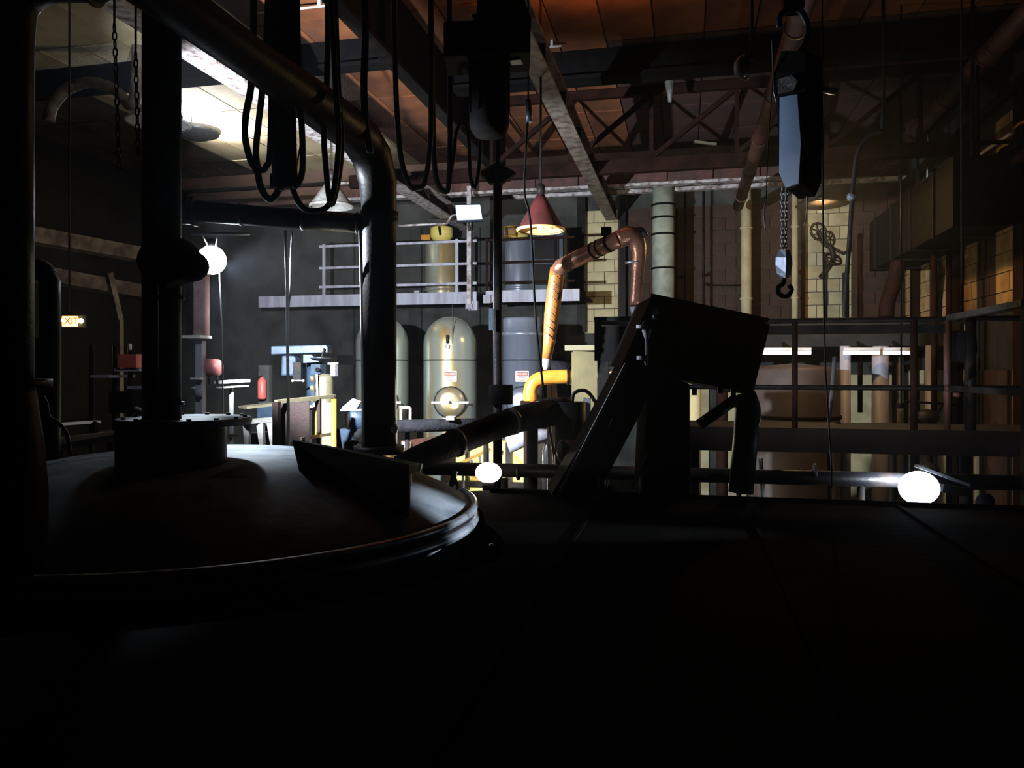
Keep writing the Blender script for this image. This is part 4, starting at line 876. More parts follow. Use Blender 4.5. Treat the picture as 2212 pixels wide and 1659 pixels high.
p = P(875, 912, 12); MB().span(p.x - .12, p.x + .12, p.y, p.y + .2, 0, p.z).build('base', BLACKM, fr)

# ================================================================== COPPER PIPES AND HOPPER
jp = thing('jacketed_pipe', 'copper-brown jacketed pipe zigzagging up and over to an elbow', 'pipe', P(1182, 780, 8.6))
def ppx(pts): return [P(x, y, d_) for x, y, d_ in pts]
MB().tube(ppx([(1181, 775, 8.6), (1186, 740, 8.6), (1192, 680, 8.6), (1202, 600, 8.6), (1205, 580, 8.6)]), [.052, .066, .085, .085, .085], 20).build('riser', ORANGEP, jp)
MB().tube(ppx([(1203, 590, 8.6), (1212, 576, 8.58), (1240, 562, 8.5), (1300, 533, 8.2), (1342, 514, 8.0)]), [.088, .088, .088, .088, .09], 20).build('sloping_run', COPPER, jp)
MB().tube(ppx([(1335, 518, 8.0), (1358, 510, 8.0), (1374, 520, 8.0), (1380, 545, 8.0), (1378, 580, 8.0), (1376, 610, 8.0), (1372, 660, 8.0)]), [.093, .095, .09, .075, .068, .062, .055], 20, res=4).build('elbow', COPPER, jp)
for (x, y, dd_, n_) in ((1232, 567, 8.54, 'c'), (1258, 554, 8.43, 'c'), (1284, 541, 8.28, 'c'), (1296, 535, 8.22, 'c'), (1316, 526, 8.1, 'c')):
    u = (P(1342, 514, 8.0) - P(1240, 562, 8.5)).normalized() * .012; p = P(x, y, dd_); MB().tube([p - u, p + u], .094, 20).build('strap', RUSTY, jp)
MB().tube(ppx([(1368, 566, 8.0), (1368, 570, 8.0)]), .085, 20).build('flange', GALV, jp)
MB().lathe(P(1371, 682, 8.0), [(0, 0), (.03, 0), (.05, .09), (0, .09)], seg=16).build('nozzle_tip', GREYP, jp)
MB().tube(ppx([(1352, 497, 8.0), (1385, 500, 8.0), (1394, 512, 8.0)]), .045, 14).build('upper_cap', CAST, jp)
MB().box(P(1310, 500, 8.1), (.1, .1, .08)).build('bracket', BLACKM, jp)
for i in range(9):
    y = 600 + i * 16; x = 1203 - (y - 590) * .115; p = P(x, y, 8.6); u = Vector((0, 0, 1)) * .004 + RT * .004
    MB().tube([p - u, p + u], .088, 16).build('wrap_seam', ORANGEP, jp)
MB().tube(ppx([(1181, 770, 8.6), (1180, 790, 8.6), (1180, 800, 8.6)]), [.05, .045, .03], 14).build('lower_tip', GREYP, jp)
lp2 = thing('amber_pipe', 'amber elbow pipe curving down beneath the copper pipe', 'pipe', P(1145, 870, 9.5)); 
MB().tube(ppx([(1146, 868, 9.5), (1146, 840, 9.5), (1158, 822, 9.5), (1185, 815, 9.5), (1240, 813, 9.5)]), .085, 20, res=4).build('elbow', AMBERP, lp2)
MB().tube(ppx([(1224, 814, 9.5), (1230, 814, 9.5)]), .1, 20).build('coupling', BLACK, lp2)
MB().tube(ppx([(1140, 866, 9.5), (1140, 905, 9.5)]), .09, 20).build('lower_sleeve', RUSTY, lp2)
MB().tube(ppx([(1190, 795, 9.6), (1236, 797, 9.6)]), .09, 20).build('upper_run', INSUL, lp2)
MB().tube(ppx([(1232, 816, 9.8), (1340, 812, 10)]), .09, 20).build('far_run', TANKB, lp2)
p = P(1143, 905, 9.5); MB().tube([(p.x, p.y, 0), p], .07, 16).build('down_pipe', RUSTY, lp2)
for x, y in ((1187, 880), (1198, 880)): p = P(x, y, 9.8); MB().tube([(p.x, p.y, 0), P(x, 830, 9.8)], .03, 10).build('drain_pipe', GREYP, lp2)
# cream steel column between amber pipe and hopper
a = P(1262, 755, 9.2); t = thing('steel_column', 'ochre-cream steel column left of the black hopper', 'column', (a.x, a.y, 0))
MB().prism([P(1238, 752, 9.2), P(1290, 755, 9.2), P(1290, 1500, 9.2), P(1238, 1500, 9.2)], FW * .25).build('shaft', OLIVE, t)
MB().box(P(1262, 752, 9.3), (.42, .34, .06)).build('cap_plate', OLIVE, t)
post('pale_upright', 1308, 762, 1000, 9.4, .05, GREYP, 'narrow pale upright between the cream column and the hopper chute')
for px, y0_, lab in ((1298, 690, 'thick black upright right of the cream column'),):
    a = P(px + 6, 800, 9.0); MB().span(a.x - .06, a.x + .06, a.y - .06, a.y + .06, 0, P(px, y0_, 9.1).z).build('black_upright', BLACK, None, lab, 'post')
MB().span(P(1285, 700, 9.0).x, P(1390, 690, 9.0).x, P(1330, 690, 9).y - .1, P(1330, 690, 9).y + .1, P(1330, 780, 9).z, P(1330, 685, 9).z).build('cable_trunking', BLACKM, None, 'dark boxy trunking behind the hopper on the black upright', 'trunking')
# hopper on a sloping chute
d = 5.6
hp_ = thing('hopper', 'big black sheet-metal hopper with a slanting top, right of centre', 'hopper', P(1400, 1060, d))
N = FW
top_f = [(1408, 640), (1655, 692), (1652, 700), (1618, 852), (1560, 838), (1380, 796), (1342, 790), (1352, 768)]
MB().prism([P(x, y, d) for x, y in top_f], N * .7).build('body', BLACKM, hp_, bevel=.006)
MB().bar(P(1405, 639, d - .02), P(1657, 692, d - .02), .06, .03).build('top_rim', BLACK, hp_)
MB().bar(P(1656, 700, d), P(1618, 852, d), .04, .04, up=FW).build('side_rim', BLACK, hp_)
MB().prism([P(x, y, d - .05) for x, y in ((1348, 790), (1420, 800), (1380, 900), (1290, 1070), (1190, 1070), (1262, 950))], N * .5).build('chute', BLACKM, hp_)
MB().bar(P(1352, 786, d - .06), P(1210, 1062, d - .06), .02, .03, up=FW).build('chute_edge', GALV, hp_)
MB().prism([P(x, y, d + .1) for x, y in ((1400, 795), (1490, 830), (1490, 1070), (1388, 1070))], N * .4).build('support_box', BLACKM, hp_)
MB().bar(P(1322, 905, d - .1), P(1290, 990, d - .1), .006, .006, up=FW).build('edge_wire', GALV, hp_)
MB().bar(P(1398, 978, d - .1), P(1362, 1064, d - .1), .008, .008, up=FW).build('edge_wire', GALV, hp_)
for x in (1293, 1311, 1381): MB().tube([P(x, 1030, d - .1), P(x, 1066, d - .1)], .006, 6).build('rod', GALV, hp_)
for (x, y) in ((1556, 842), (1584, 848), (1500, 846)): MB().box(P(x, y, d - .02), (.035, .04, .05)).build('lug', CAST, hp_)
MB().lathe(P(1310, 1060, d - .05), [(0, 0), (.1, 0), (.04, .04), (0, .04)], seg=20).build('foot', CAST, hp_)
# right leg vessel with shiny edge
MB().tube([P(1605, 852, d + .1), P(1614, 880, d + .1), P(1612, 935, d + .1), P(1600, 1064, d + .1)], .09, 18).build('leg_tube', BLACK, hp_)
MB().tube([P(x, y, d) for x, y in ((1630, 846), (1638, 872), (1641, 900), (1636, 922))], [.006, .011, .013, .008], 8, res=3).build('vessel_highlight', GALV, hp_)  # bright tube puts the highlight on the vessel side into the shape
MB().tube([P(1590, 862, d), P(1510, 918, d)], .04, 14).build('strut', BLACK, hp_)
# flanged valve on the hopper face
fv = thing('flanged_valve', 'pale grey flanged valve on the left face of the black hopper', 'valve', P(1390, 780, d - .12)); dv = d - .12
MB().lathe(P(1388, 773, dv), [(0, -.013), (.042, -.013), (.042, .013), (0, .013)], seg=24, smooth=False).build('lower_flange', GREYP, fv)
MB().lathe(P(1388, 706, dv), [(0, -.013), (.045, -.013), (.045, .013), (0, .013)], seg=24, smooth=False).build('upper_flange', GREYP, fv)
MB().lathe(P(1397, 700, dv), [(.0, -.22), (.011, -.22), (.012, -.11), (.034, -.05), (.034, -.02), (0, -.02)], seg=20).build('cone_body', GREYP, fv)
MB().box(P(1416, 673, dv), (.04, .04, .035)).build('cap_nut', GREYP, fv); MB().lathe(P(1413, 687, dv), [(0, -.01), (.02, -.01), (.01, .02), (0, .02)], seg=12).build('stem_nut', GREYP, fv)
MB().tube([P(1394, 778, dv), P(1397, 789, dv)], .011, 10).build('drain', GREYP, fv); MB().tube([P(1388, 700, dv), P(1400, 690, dv), P(1414, 685, dv)], .01, 8).build('link', BLACK, fv)
# black round boiler fittings left of hopper
bt = thing('black_boiler', 'black drum and round-ended motor left of the hopper chute', 'drum', P(1230, 940, 6.8))
MB().tube([P(1232, 868, 6.9), P(1232, 1060, 6.9)], .14, 24).build('drum', BLACK, bt)
MB().tube([P(1215, 975, 6.5), P(1300, 975, 6.8)], .1, 24).build('motor', RUSTY, bt); MB().lathe(P(1212, 975, 6.49), [(0, .04), (.06, .03), (.1, 0)], axis=-RT, seg=24).build('motor_end', BLACK, bt)
MB().tube([P(x, y, 6.8) for x, y in ((1236, 868), (1240, 850), (1258, 843), (1275, 852), (1295, 885), (1312, 915))], .016, 10, res=4).build('hose', RUBBER, bt)
MB().box(P(1268, 905, 6.95), (.06, .06, .38)).build('side_post', GREYP, bt)
MB().tube([P(1175, 885, 6.9), P(1235, 880, 6.9)], .1, 20).build('inlet', BLACK, bt)
for x in (1205, 1222, 1300): MB().tube([P(x, 990, 6.7), P(x, 1075, 6.7)], .02, 8).build('leg', BLACK, bt)
MB().tube([P(1232, 1000, 6.75), P(1228, 1020, 6.75), P(1216, 1030, 6.75), P(1205, 1022, 6.75)], .014, 8, res=3).build('lever', GALV, bt)
p = P(1232, 1060, 6.9); MB().tube([(p.x, p.y, 0), p], .12, 20).build('base', BLACK, bt)
# big wrapped pipes in the centre
wp = thing('wrapped_pipe', 'thick dark wrapped pipe sloping up from the column foot to the right', 'pipe', P(1050, 940, 6.6))
MB().tube([P(862, 1008, 6.0), P(900, 990, 6.05), P(980, 958, 6.2), P(1060, 925, 6.5), P(1120, 905, 6.7), P(1200, 890, 6.9)], [.085, .095, .105, .11, .115, .12], 24).build('pipe', INSUL, wp)
for x, y, d_ in ((985, 956, 6.21), (1105, 910, 6.63)):
    u = (P(1060, 925, 6.5) - P(980, 958, 6.2)).normalized() * .02; p = P(x, y, d_); MB().tube([p - u, p + u], .118, 24).build('band', CAST, wp)
p = P(1150, 900, 6.8); MB().tube([(p.x, p.y, 0), (p.x, p.y, p.z)], .05, 12).build('prop', BLACK, wp)
w2 = thing('wrapped_pipe', 'level dark wrapped pipe passing before the round manhole of the middle tank', 'pipe', P(960, 920, 8.5))
MB().tube([P(850, 921, 8.4), P(1068, 916, 8.6)], .07, 20).build('pipe', INSUL, w2)
MB().box(P(975, 903, 8.45), (.09, .1, .04)).build('rag_clip', GREYP, w2)
for x in (880, 1050): p = P(x, 920, 8.5); MB().tube([(p.x, p.y, 0), p], .03, 10).build('prop', BLACK, w2)
tp = P(990, 1012, 6.35)
lowp = MB().tube([PY(862, 1010, 6.45), PY(2212, 1043, 6.45) + Vector((.6, 0, 0))], .058, 20).build('low_pipe', BLACK, None, 'long black horizontal pipe just beyond the vat edge', 'pipe')
for x in (1120, 1400, 1475, 1760): p = PY(x, 1020, 6.45); MB().tube([p - V(.01, 0, 0), p + V(.01, 0, 0)], .068, 20).build('collar', CAST, lowp)
for x in (1090, 1860): p = PY(x, 1020, 6.45); MB().tube([(p.x, p.y, 0), (p.x, p.y, p.z - .05)], .03, 10).build('prop', BLACK, lowp)
# small fittings seen against the light at the vat edge
vf = thing('pipe_cluster', 'cluster of thin bright-edged fittings on the vat edge right of the hopper chute', 'fittings', P(1470, 1075, 6.2))
for (x0_, y0_, x1_, y1_, r_) in ((1478, 990, 1482, 1004, .012), (1478, 1034, 1484, 1060, .012), (1484, 1040, 1487, 1078, .010), (1452, 1036, 1456, 1072, .012), (1425, 1010, 1428, 1020, .012), (1594, 998, 1596, 1005, .01), (1593, 1036, 1598, 1072, .01)):
    MB().tube([P(x0_, y0_, 6.2), P(x1_, y1_, 6.2)], r_, 8).build('rod', GREYP, vf)
for x in (1410, 1455, 1480, 1596): 
    p = P(x, 1072, 6.2); MB().tube([(p.x, p.y, 2.6), (p.x, p.y, p.z + .05)], .02, 8).build('stem', BLACK, vf)
MB().bar(P(1405, 1077, 6.2), P(1600, 1079, 6.3), .06, .03).build('base_rail', BLACK, vf)
wpz = MB().tube([P(1643, 990, 7.0), P(1644, 1002, 7.0), P(1649, 1078, 7.0)], .02, 10).build('white_pipe', WHITEP, None, 'short brilliant white pipe upright beyond the vat edge', 'pipe')
p = P(1649, 1078, 7.0); MB().tube([(p.x, p.y, 0), (p.x, p.y, p.z)], .018, 8).build('foot', BLACK, wpz)
# side lamp at right
sl = P(1985, 1054, 5.6)
sw = thing('floodlight', 'glaring blue-white floodlight low at right beyond the vat edge', 'lamp', sl)
MB().sphere(sl, .115, (1.2, 1, 1.05), 20, 12).build('lens', E_SIDE, sw, 'glowing blue-white lens')
MB().bar(sl + UP * .16 - RT * .02, sl + UP * .02 + RT * .36, .04, .02).build('visor', GALV, sw)
MB().bar(sl + RT * .16, sl + RT * .34 - UP * .03, .05, .06).build('arm', BLACK, sw)
MB().tube([sl - UP * .1, (sl.x, sl.y + .02, 0)], .025, 10).build('stand', BLACK, sw)
head(sw, sl, (-.1, 1, .12), P_SIDEB, 75, COOL)
# round gauge and elbow at far right
MB().lathe(P(2125, 1085, 6.6), [(0, 0), (.075, 0), (.08, .03), (0, .035)], axis=-FW, seg=24).build('round_cover', INSUL, None, 'dim round cover on the vat edge right of the floodlight', 'cover')
p = P(2125, 1105, 6.65); MB().tube([(p.x, p.y, 0), (p.x, p.y, P(0, 1090, 6.65).z)], .05, 10).build('cover_stand', BLACK, None, 'black stand of the dim round cover', 'stand')
# small glint object on the vat
gl = P(1062, 1180, 3.9); gz = PZ(1062, 1180, zt)
MB().lathe(gz, [(0, 0), (.016, 0), (.012, .012), (0, .014)], seg=12).build('bolt_head', GALV, None, 'tiny shiny bolt head alone on the dark vat lid', 'bolt')

# ================================================================== WALKWAY AT RIGHT
Yw = 8.0
def W(px, py): return PY(px, py, Yw)
def wz(py, px=2000): return W(px, py).z
wk = thing('walkway', 'dark brown steel walkway crossing at right behind the hopper', 'walkway', (2, Yw, wz(990)))
x0w = W(1470, 930).x; xcor = W(2050, 700).x
MB().span(x0w, XR - .01, Yw + .0, Yw + .9, wz(934), wz(928)).build('deck', WOOD, wk)
MB().span(x0w, XR - .01, Yw - .05, Yw, wz(982), wz(928)).build('edge_beam', WOOD, wk)
MB().span(XR - 1.0, XR - .01, 6.6, Yw - .05, wz(934), wz(928)).build('side_deck', WOOD, wk)
for px in (1500, 2120): x = W(px, 900).x; MB().tube([(x, Yw + .4, 0), (x, Yw + .4, wz(934))], .06, 14).build('pillar', BLACK, wk)
wr_ = thing('walkway_rail', 'brown pipe hand railing along the walkway at right', 'railing', (2, Yw, wz(928)))
zr_ = [wz(690), wz(838)]
for z in zr_: MB().tube([(W(1300, 700).x if z == zr_[0] else x0w, Yw, z), (XR - .02, Yw, z)], .026, 12).build('rail', BLACK, wr_)
MB().span(x0w, xcor, Yw - .02, Yw + .02, wz(720), wz(700)).build('cable_tray', BLACK, wr_)
for px, m, r_ in ((1717, RUSTY, .028), (1974, RUSTY, .032), (2046, REDOX, .03), (2096, BLACK, .05)):
    x = W(px, 800).x; MB().tube([(x, Yw, wz(928)), (x, Yw, zr_[0])], r_, 14).build('post', m, wr_)
MB().sphere((xcor, Yw - .02, zr_[1] - .0), .05, (1, 1, .8), 14, 8).build('clamp', REDOX, wr_)
MB().sphere((xcor + .06, Yw - .02, zr_[1] - .06), .035, (1, 1, .8), 14, 8).build('clamp', REDOX, wr_)
# rail that turns toward the camera
x = xcor; MB().bar((x, Yw, zr_[0] + .01), (x, 2.2 + 4.1, zr_[0] + .01), .07, .05).build('return_rail', CAST, wr_)
MB().bar((x, Yw, zr_[1]), (x, 6.3, zr_[1]), .05, .05).build('return_rail', BLACK, wr_)
MB().bar((x, 6.3, zr_[0] + .03), (x, 6.3, 0), .06, .06, up=(0, 1, 0)).build('return_post', BLACK, wr_)
MB().lathe((W(2085, 770).x, Yw + .1, wz(785)), [(0, 0), (.1, .02), (.13, .12), (.12, .3), (0, .32)], seg=20).build('black_bell', BLACKM, None, 'black bell-shaped lamp shade hanging behind the walkway rail corner', 'lamp')
p = Vector((W(2085, 770).x, Yw + .1, wz(785) + .3)); MB().tube([p, (p.x, p.y, 9.2)], .01, 8).build('bell_cord', BLACK, None, 'thin black cord holding the black bell shade', 'cord')
MB().tube([P(1803, 770, 9), P(1797, 850, 9), P(1790, 920, 9)], .022, 10).build('pale_strut', GREYP, None, 'pale slanting strut behind the long black cord', 'strut')
p = P(1790, 920, 9); MB().tube([p, (p.x, p.y, 0)], .02, 10).build('strut_foot', BLACK, None, 'dark lower part of the pale slanting strut', 'strut')

# ================================================================== FAR RIGHT: LOWER ROOM
bt_ = P(1715, 900, 13.0)
t = thing('large_vat', 'large beige round vat in the lower room behind the walkway', 'vat', (bt_.x, bt_.y, 0))
MB().lathe((bt_.x, bt_.y, 0), [(.72, 0), (.72, 4.0), (.66, 4.05), (0, 4.12)], seg=56).build('shell', VATP, t)
for z in (1.2, 2.2, 3.2): MB().lathe((bt_.x, bt_.y, 0), [(.721, z), (.74, z), (.74, z + .06), (.721, z + .06)], seg=56).build('hoop', RUSTY, t)
for i, (px, d_, r_, m) in enumerate(((1826, 13.5, .09, GREYP), (1902, 13.6, .14, GREYP), (1500, 14.2, .12, CREAM), (1560, 14.2, .1, RUSTY), (1940, 13.8, .1, BEIGEP), (2010, 13.2, .08, GREYP))):
    p = P(px, 900, d_); MB().tube([(p.x, p.y, 0), (p.x, p.y, 4.42)], r_, 16).build('vertical_pipe', m, None, ['grey vertical pipe right of the beige vat', 'fat grey vertical pipe left of the rail post group', 'cream vertical pipe just right of the hopper support', 'rust-brown vertical pipe behind the hopper strut', 'beige vertical pipe behind the rusty rail post', 'thin grey vertical pipe behind the right rail corner'][i], 'pipe')
p = P(2000, 900, 12.5)
vg = thing('valve_cluster', 'dark tangle of valves in the lower room behind the rail corner', 'valve', (p.x, p.y, 0))
MB().tube([(p.x, p.y, 0), (p.x, p.y, 3.3)], .08, 14).build('stem', RUSTY, vg)
for z in (2.4, 2.9, 3.25): MB().sphere((p.x, p.y - .05, z), .16, (1.2, 1, .8), 14, 8).build('valve_body', CAST, vg)
MB().lathe((p.x - .25, p.y - .1, 3.1), [(.14, 0), (.16, 0), (.16, .02), (.14, .02)], axis=(1, -.5, .2), seg=20).build('hand_wheel', CAST, vg)
MB().tube([(p.x - .3, p.y, 3.5), (p.x + .5, p.y, 3.45)], .02, 8).build('cross_bar', BLACK, vg)
MB().tube([(p.x - .1, p.y, 2.9), (p.x + .35, p.y, 3.6)], .02, 8).build('cross_bar', BLACK, vg)
for i, (xa_, xb_, lab) in enumerate(((1640, 1752, 'left fluorescent tube fitting under the upper floor edge'), (1822, 1900, 'middle fluorescent tube fitting under the upper floor edge'), (1908, 1972, 'right fluorescent tube fitting under the upper floor edge'))):
    a = PY(xa_, 762, 14.3); b = PY(xb_, 762, 14.3); f = thing('tube_light', lab, 'lamp', (a + b) / 2, 'tube lights under the upper floor')
    MB().tube([a, b], .03, 10).build('tube', E_TUBE, f, 'glowing tube'); MB().bar(a + UP * .06, b + UP * .06, .09, .05).build('housing', WHITEP, f)
    c = (a + b) / 2; MB().bar((c.x, c.y, c.z + .05), (c.x, 14.62, 4.5), .04, .04).build('bracket', BLACK, f)
# upper back wall: posts, pipes, duct
for px, w_, lab in ((1254, .2, 'black wall post left of the bright cream wall bay'), (1344, .14, 'dark wall post right of the bright cream wall bay')):
    p = PY(px, 600, 18.6); MB().span(p.x - w_ / 2, p.x + w_ / 2, 18.72, 18.92, 4.92, 8.35).build('wall_post', BLACK, None, lab, 'post')
p = PY(1433, 600, 17.6)
vd = thing('ringed_duct', 'pale green-grey vertical duct with dark rings, above the hopper', 'duct', (p.x, p.y, 4.92))
MB().tube([(p.x, p.y, 4.92), (p.x, p.y, 8.3)], .24, 28).build('duct', PALEG, vd)
for py_ in (440, 468, 504, 578): z = PY(1433, py_, 17.4).z; MB().lathe((p.x, p.y, z), [(.241, -.02), (.27, -.02), (.27, .02), (.241, .02)], seg=28).build('ring', BLACKM, vd)
for px, r_, y0_, lab, m in ((1612, .12, 445, 'tall cream vertical pipe on the upper back wall, left of the chain hoist', CREAM), (1717, .07, 480, 'slim cream vertical pipe seen just right of the hook block', CREAM), (1480, .03, 400, 'thin dark vertical pipe on the brown block wall', BLACK), (1520, .03, 400, 'second thin dark vertical pipe on the brown block wall', BLACK)):
    p = PY(px, 600, 18.4); z1_ = PY(px, y0_, 18.4).z
    o = MB().tube([(p.x, p.y, 4.92), (p.x, p.y, 8.3)], r_, 18).build('wall_pipe', m, None, lab, 'pipe')
    for zz in (5.6, 7.2): MB().tube([(p.x, p.y, zz), (p.x, p.y, zz + .05)], r_ * 1.2, 18).build('coupling', m, o)
    MB().span(p.x - .03, p.x + .03, p.y, YB - .03, 6.2, 6.26).build('wall_clip', BLACK, o)
MB().tube([PY(x, y, 18.7) for x, y in ((1520, 610), (1530, 616), (1600, 616))], .02, 8, res=2).build('wall_conduit', BLACK, None, 'thin dark conduit bending along the brown block wall', 'conduit')
# valve wheels before the cream bay
p = PY(1790, 580, 15.5)
vw = thing('valve_stand', 'silhouetted cluster of valve hand wheels before the cream wall bay', 'valve', (p.x, p.y, 4.92))
MB().tube([(p.x - .05, p.y, 4.92), (p.x - .05, p.y, P(1785, 560, 15.4).z)], .035, 10).build('stem', BLACK, vw)
MB().tube([(p.x + .3, p.y, 4.92), (p.x + .3, p.y, PY(1800, 590, 15.5).z)], .06, 12).build('stem', BLACK, vw)
for (x, y, r_, ax_) in ((1768, 500, .16, (1, -2, .3)), (1793, 515, .13, (1, -1, .2)), (1800, 560, .15, (.4, -1, 1))):
    c = PY(x, y, 15.45); a_ = Vector(ax_).normalized(); n_ = a_.orthogonal().normalized(); b_ = a_.cross(n_)
    pts = [c + (n_ * math.cos(u) + b_ * math.sin(u)) * r_ for u in [2 * math.pi * k / 20 for k in range(21)]]
    wv = MB().tube(pts, .025, 8, cap=False).build('hand_wheel', BLACK, vw)
    for k in range(3): u = math.pi * k / 3; MB().tube([c + (n_ * math.cos(u) + b_ * math.sin(u)) * r_, c - (n_ * math.cos(u) + b_ * math.sin(u)) * r_], .014, 6).build('spoke', BLACK, wv)
MB().tube([PY(x, y, 15.5) for x, y in ((1768, 500), (1780, 525), (1795, 535), (1800, 560), (1785, 585), (1772, 600))], .05, 10, res=3).build('body', BLACK, vw)
MB().tube([PY(1790, 530, 15.5), PY(1822, 548, 15.5), PY(1838, 540, 15.5)], .03, 8).build('branch', BLACK, vw)
for px, d_, lab in ((1858, 14.8, 'dim brown vertical pipe right of the arched grey hose'), (2018, 12.5, 'thin bright-edged vertical pipe before the ochre wall'), (2050, 12.8, 'brown vertical pipe before the ochre wall, nearest its corner')):
    p = P(px, 700, d_); MB().tube([(p.x, p.y, 3.2 if d_ > 14 else 0), (p.x, p.y, 6.6)], .045, 12).build('riser_pipe', RUSTY, None, lab, 'pipe')
for y in (17.6, 15.0, 12.3): 
    MB().span(XR - .14, XR, y, y + .35, .2, 8.2).build('pilaster', RUSTY, wr)
# ================================================================== YELLOW LOWER ROOM
yr = struct(MB().span(PY(985, 1000, 13).x, PY(1245, 1000, 13).x, 13.0, 13.15, 0, PY(1100, 950, 13).z), 'wall_partition', YELLW)
yr['label'] = 'yellow painted partition of the lower room, behind the warm bulb'
for px, w_, nm in ((1010, .05, 'mullion'), (1172, .18, 'mullion'), (1100, .1, 'mullion'), (1242, .08, 'mullion')):
    x = PY(px, 1000, 12.95).x; MB().span(x - w_ / 2, x + w_ / 2, 12.88, 13.0, 0, PY(1100, 955, 13).z).build(nm, BLACK, yr)
z = PY(1100, 1046, 12.9).z; MB().span(PY(990, 1000, 13).x, PY(1243, 1000, 13).x, 12.86, 13.0, z - .04, z + .03).build('crossbar', BLACK, yr)
MB().span(PY(985, 1000, 13).x - .05, PY(1250, 1000, 13).x + .05, 12.85, 13.2, PY(1100, 950, 13).z, PY(1100, 950, 13).z + .15).build('lintel', GREYW, yr)
bl = P(1055, 1021, 6.3)
bu = thing('bare_bulb', 'bare glowing bulb before the yellow lower room', 'lamp', bl)
MB().sphere(bl, .098, (1.1, 1, .85), 20, 12).build('globe', E_BULB, bu, 'glowing warm globe')
MB().tube([bl - UP * .09, (bl.x, bl.y, 0)], .02, 8).build('stand', BLACK, bu)
MB().lathe(bl - UP * .14, [(0, 0), (.05, 0), (.05, .07), (0, .07)], seg=14).build('socket', BLACK, bu)
fn = thing('fan_duct', 'pale grey rounded duct above the yellow lower room', 'duct', P(1130, 950, 10.5))
MB().tube([P(1095, 955, 10.4), P(1130, 945, 10.4), P(1200, 940, 10.5)], [.16, .13, .08], 20).build('duct', GREYP, fn)
for x in (1188, 1196): MB().tube([P(x, 945, 10.5), P(x - 8, 975, 10.5), P(x - 8, 1060, 10.5)], .05, 10).build('down_pipe', CAST, fn)
p = P(1180, 1060, 10.5); MB().tube([(p.x, p.y, 0), p], .05, 10).build('stand', CAST, fn)
ct = thing('conveyor_frame', 'yellow slatted frame slanting behind the bare bulb', 'frame', P(1000, 1040, 11.2))
MB().bar(P(988, 1004, 11.2), P(1060, 970, 11.2), .05, .04).build('rail', YELST, ct); MB().bar(P(992, 1020, 11.2), P(1075, 1042, 11.2), .05, .04).build('rail', YELST, ct)
for k in range(4): MB().bar(P(1000 + k * 18, 998 - k * 8, 11.2), P(1012 + k * 16, 1024 + k * 5, 11.2), .04, .03).build('slat', BEIGEP, ct)
for x, y in ((1000, 1022), (1060, 1038)): p = P(x, y, 11.2); MB().tube([(p.x, p.y, 0), p], .02, 8).build('leg', BLACK, ct)
nb = MB().bar(P(866, 961, 11.1), P(960, 950, 11.4), .04, .12).build('notice_beam', REDOX, None, 'dark red beam carrying a small pale notice, right of the column foot', 'beam')
MB().box(P(877, 961, 11.06), (.12, .03, .09)).build('notice_plate', PAPER, nb, 'small pale notice')
p = P(880, 970, 11.12); MB().tube([(p.x, p.y, 0), (p.x, p.y, p.z)], .04, 8).build('notice_post', BLACK, None, 'black post under the dark red beam', 'post')

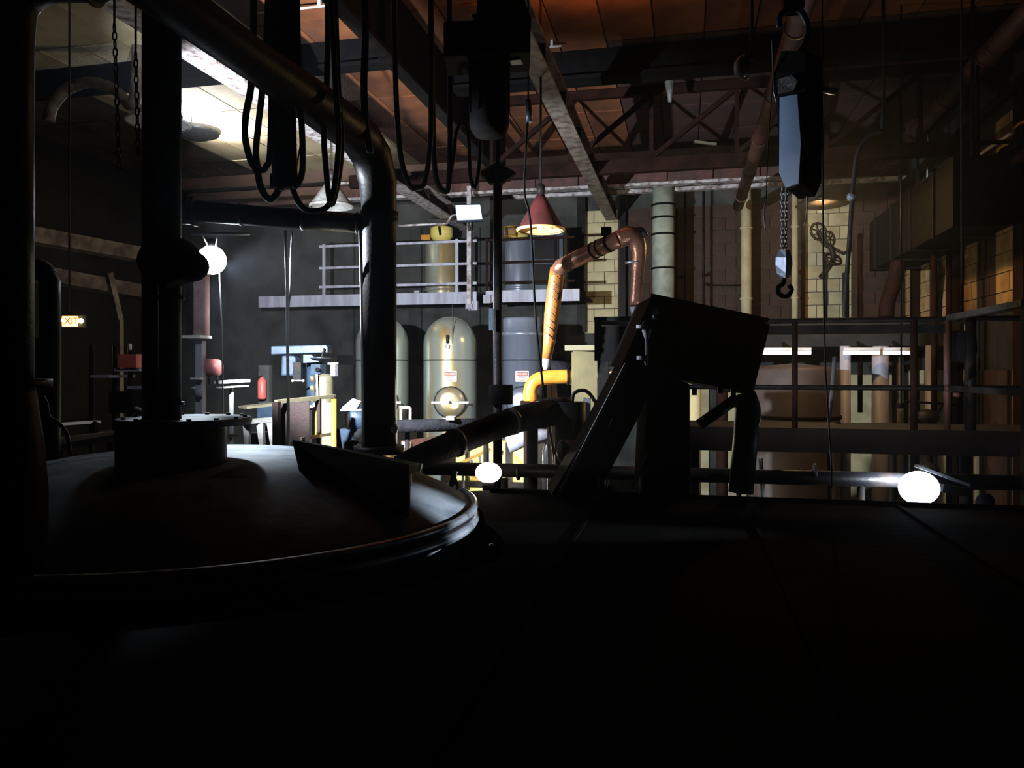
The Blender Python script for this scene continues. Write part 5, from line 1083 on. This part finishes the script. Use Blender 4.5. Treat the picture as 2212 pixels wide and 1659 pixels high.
# ================================================================== OUT-OF-FRAME AND HIDDEN LAMPS, SOME ADDED FOR THEIR LIGHT
def hall_lamp(name, loc, label, power, col, rad=.12, up=False):
    t = thing(name, label, 'lamp', loc)
    MB().lathe(Vector(loc) + UP * .16, [(.0, .08), (.06, .08), (.08, 0), (0, 0)], seg=16).build('holder', BLACK, t)
    p = Vector(loc) + UP * .24; MB().tube([p, (p.x, p.y, 9.2)], .012, 8).build('stem', BLACK, t)
    ld = bpy.data.lights.new(name + '_light', 'SPOT' if up else 'POINT'); ld.energy = power
    if up: ld.spot_size = math.radians(165); ld.spot_blend = .3
    ld.color = col; ld.shadow_soft_size = rad
    o = bpy.data.objects.new(name + '_light', ld); C.objects.link(o); o.parent = t
    if up:
        o.rotation_euler = (math.pi, 0, 0); MB().lathe(loc, [(.02, -.12), (.16, -.04), (.17, .03), (.15, -.03), (.02, -.1)], seg=20).build('added_bowl', BLACK, t)  # bowl added so no light falls below the lamp
    return t
hall_lamp('sodium_lamp', (-1.25, 9.2, 8.68), 'amber lamp above the top edge of the view', W_CEIL, (1.0, .42, .14), .1, up=True)
hl = hall_lamp('sodium_lamp', (2.06, 12.75, 6.45), 'amber lamp hidden behind the hopper and the chain hoist', W_HALL, (1.0, .62, .26), .08)
MB().lathe((2.06, 12.75, 6.45), [(.02, .19), (.38, .11), (.39, .10), (.02, .17)], seg=24).build('shade', BLACK, hl)
yb_ = thing('wall_lamp', 'warm lamp added out of sight behind the slim black pole to light the yellow lower room', 'lamp', P(1079, 985, 11.6))  # added hidden lamp; brightens the yellow room behind the bulb
MB().tube([P(1079, 985, 11.6), P(1079, 960, 12.9)], .02, 8).build('arm', BLACK, yb_)
MB().lathe(P(1079, 985, 11.6), [(0, .02), (.06, .02), (.06, .08), (0, .08)], seg=12).build('cap', BLACK, yb_)
ld = bpy.data.lights.new('wall_lamp_light', 'POINT'); ld.energy = W_YELL; ld.color = (1, .93, .72); ld.shadow_soft_size = .05
o = bpy.data.objects.new('wall_lamp_light', ld); C.objects.link(o); o.parent = yb_; o.location = (0, 0, -.08)
hall_lamp('sodium_lamp', (3.0, 12.0, 3.3), 'amber lamp low behind the walkway posts', W_SIDE, (1.0, .72, .42), .1)

wl = Vector((4.3, 5.2, ZC - .1)); wt = thing('added_rim_lamp', 'small unseen lamp added at the right wall to light the tank rim', 'lamp', wl)  # unseen lamp added to brighten the tank rim
MB().lathe(wl, [(0, -.1), (.05, -.1), (.09, .06), (.08, .06), (.04, -.08)], axis=(P(960, 1130, 4.6) - wl), seg=20).build('shade', BLACK, wt)
MB().tube([wl - (P(960, 1130, 4.6) - wl).normalized() * .1, (4.79, 5.2, wl.z)], .015, 8).build('arm', BLACK, wt)
head(wt, wl, P(975, 1165, 4.5) - wl, P_RIM, 4, COOL, .8, .02)
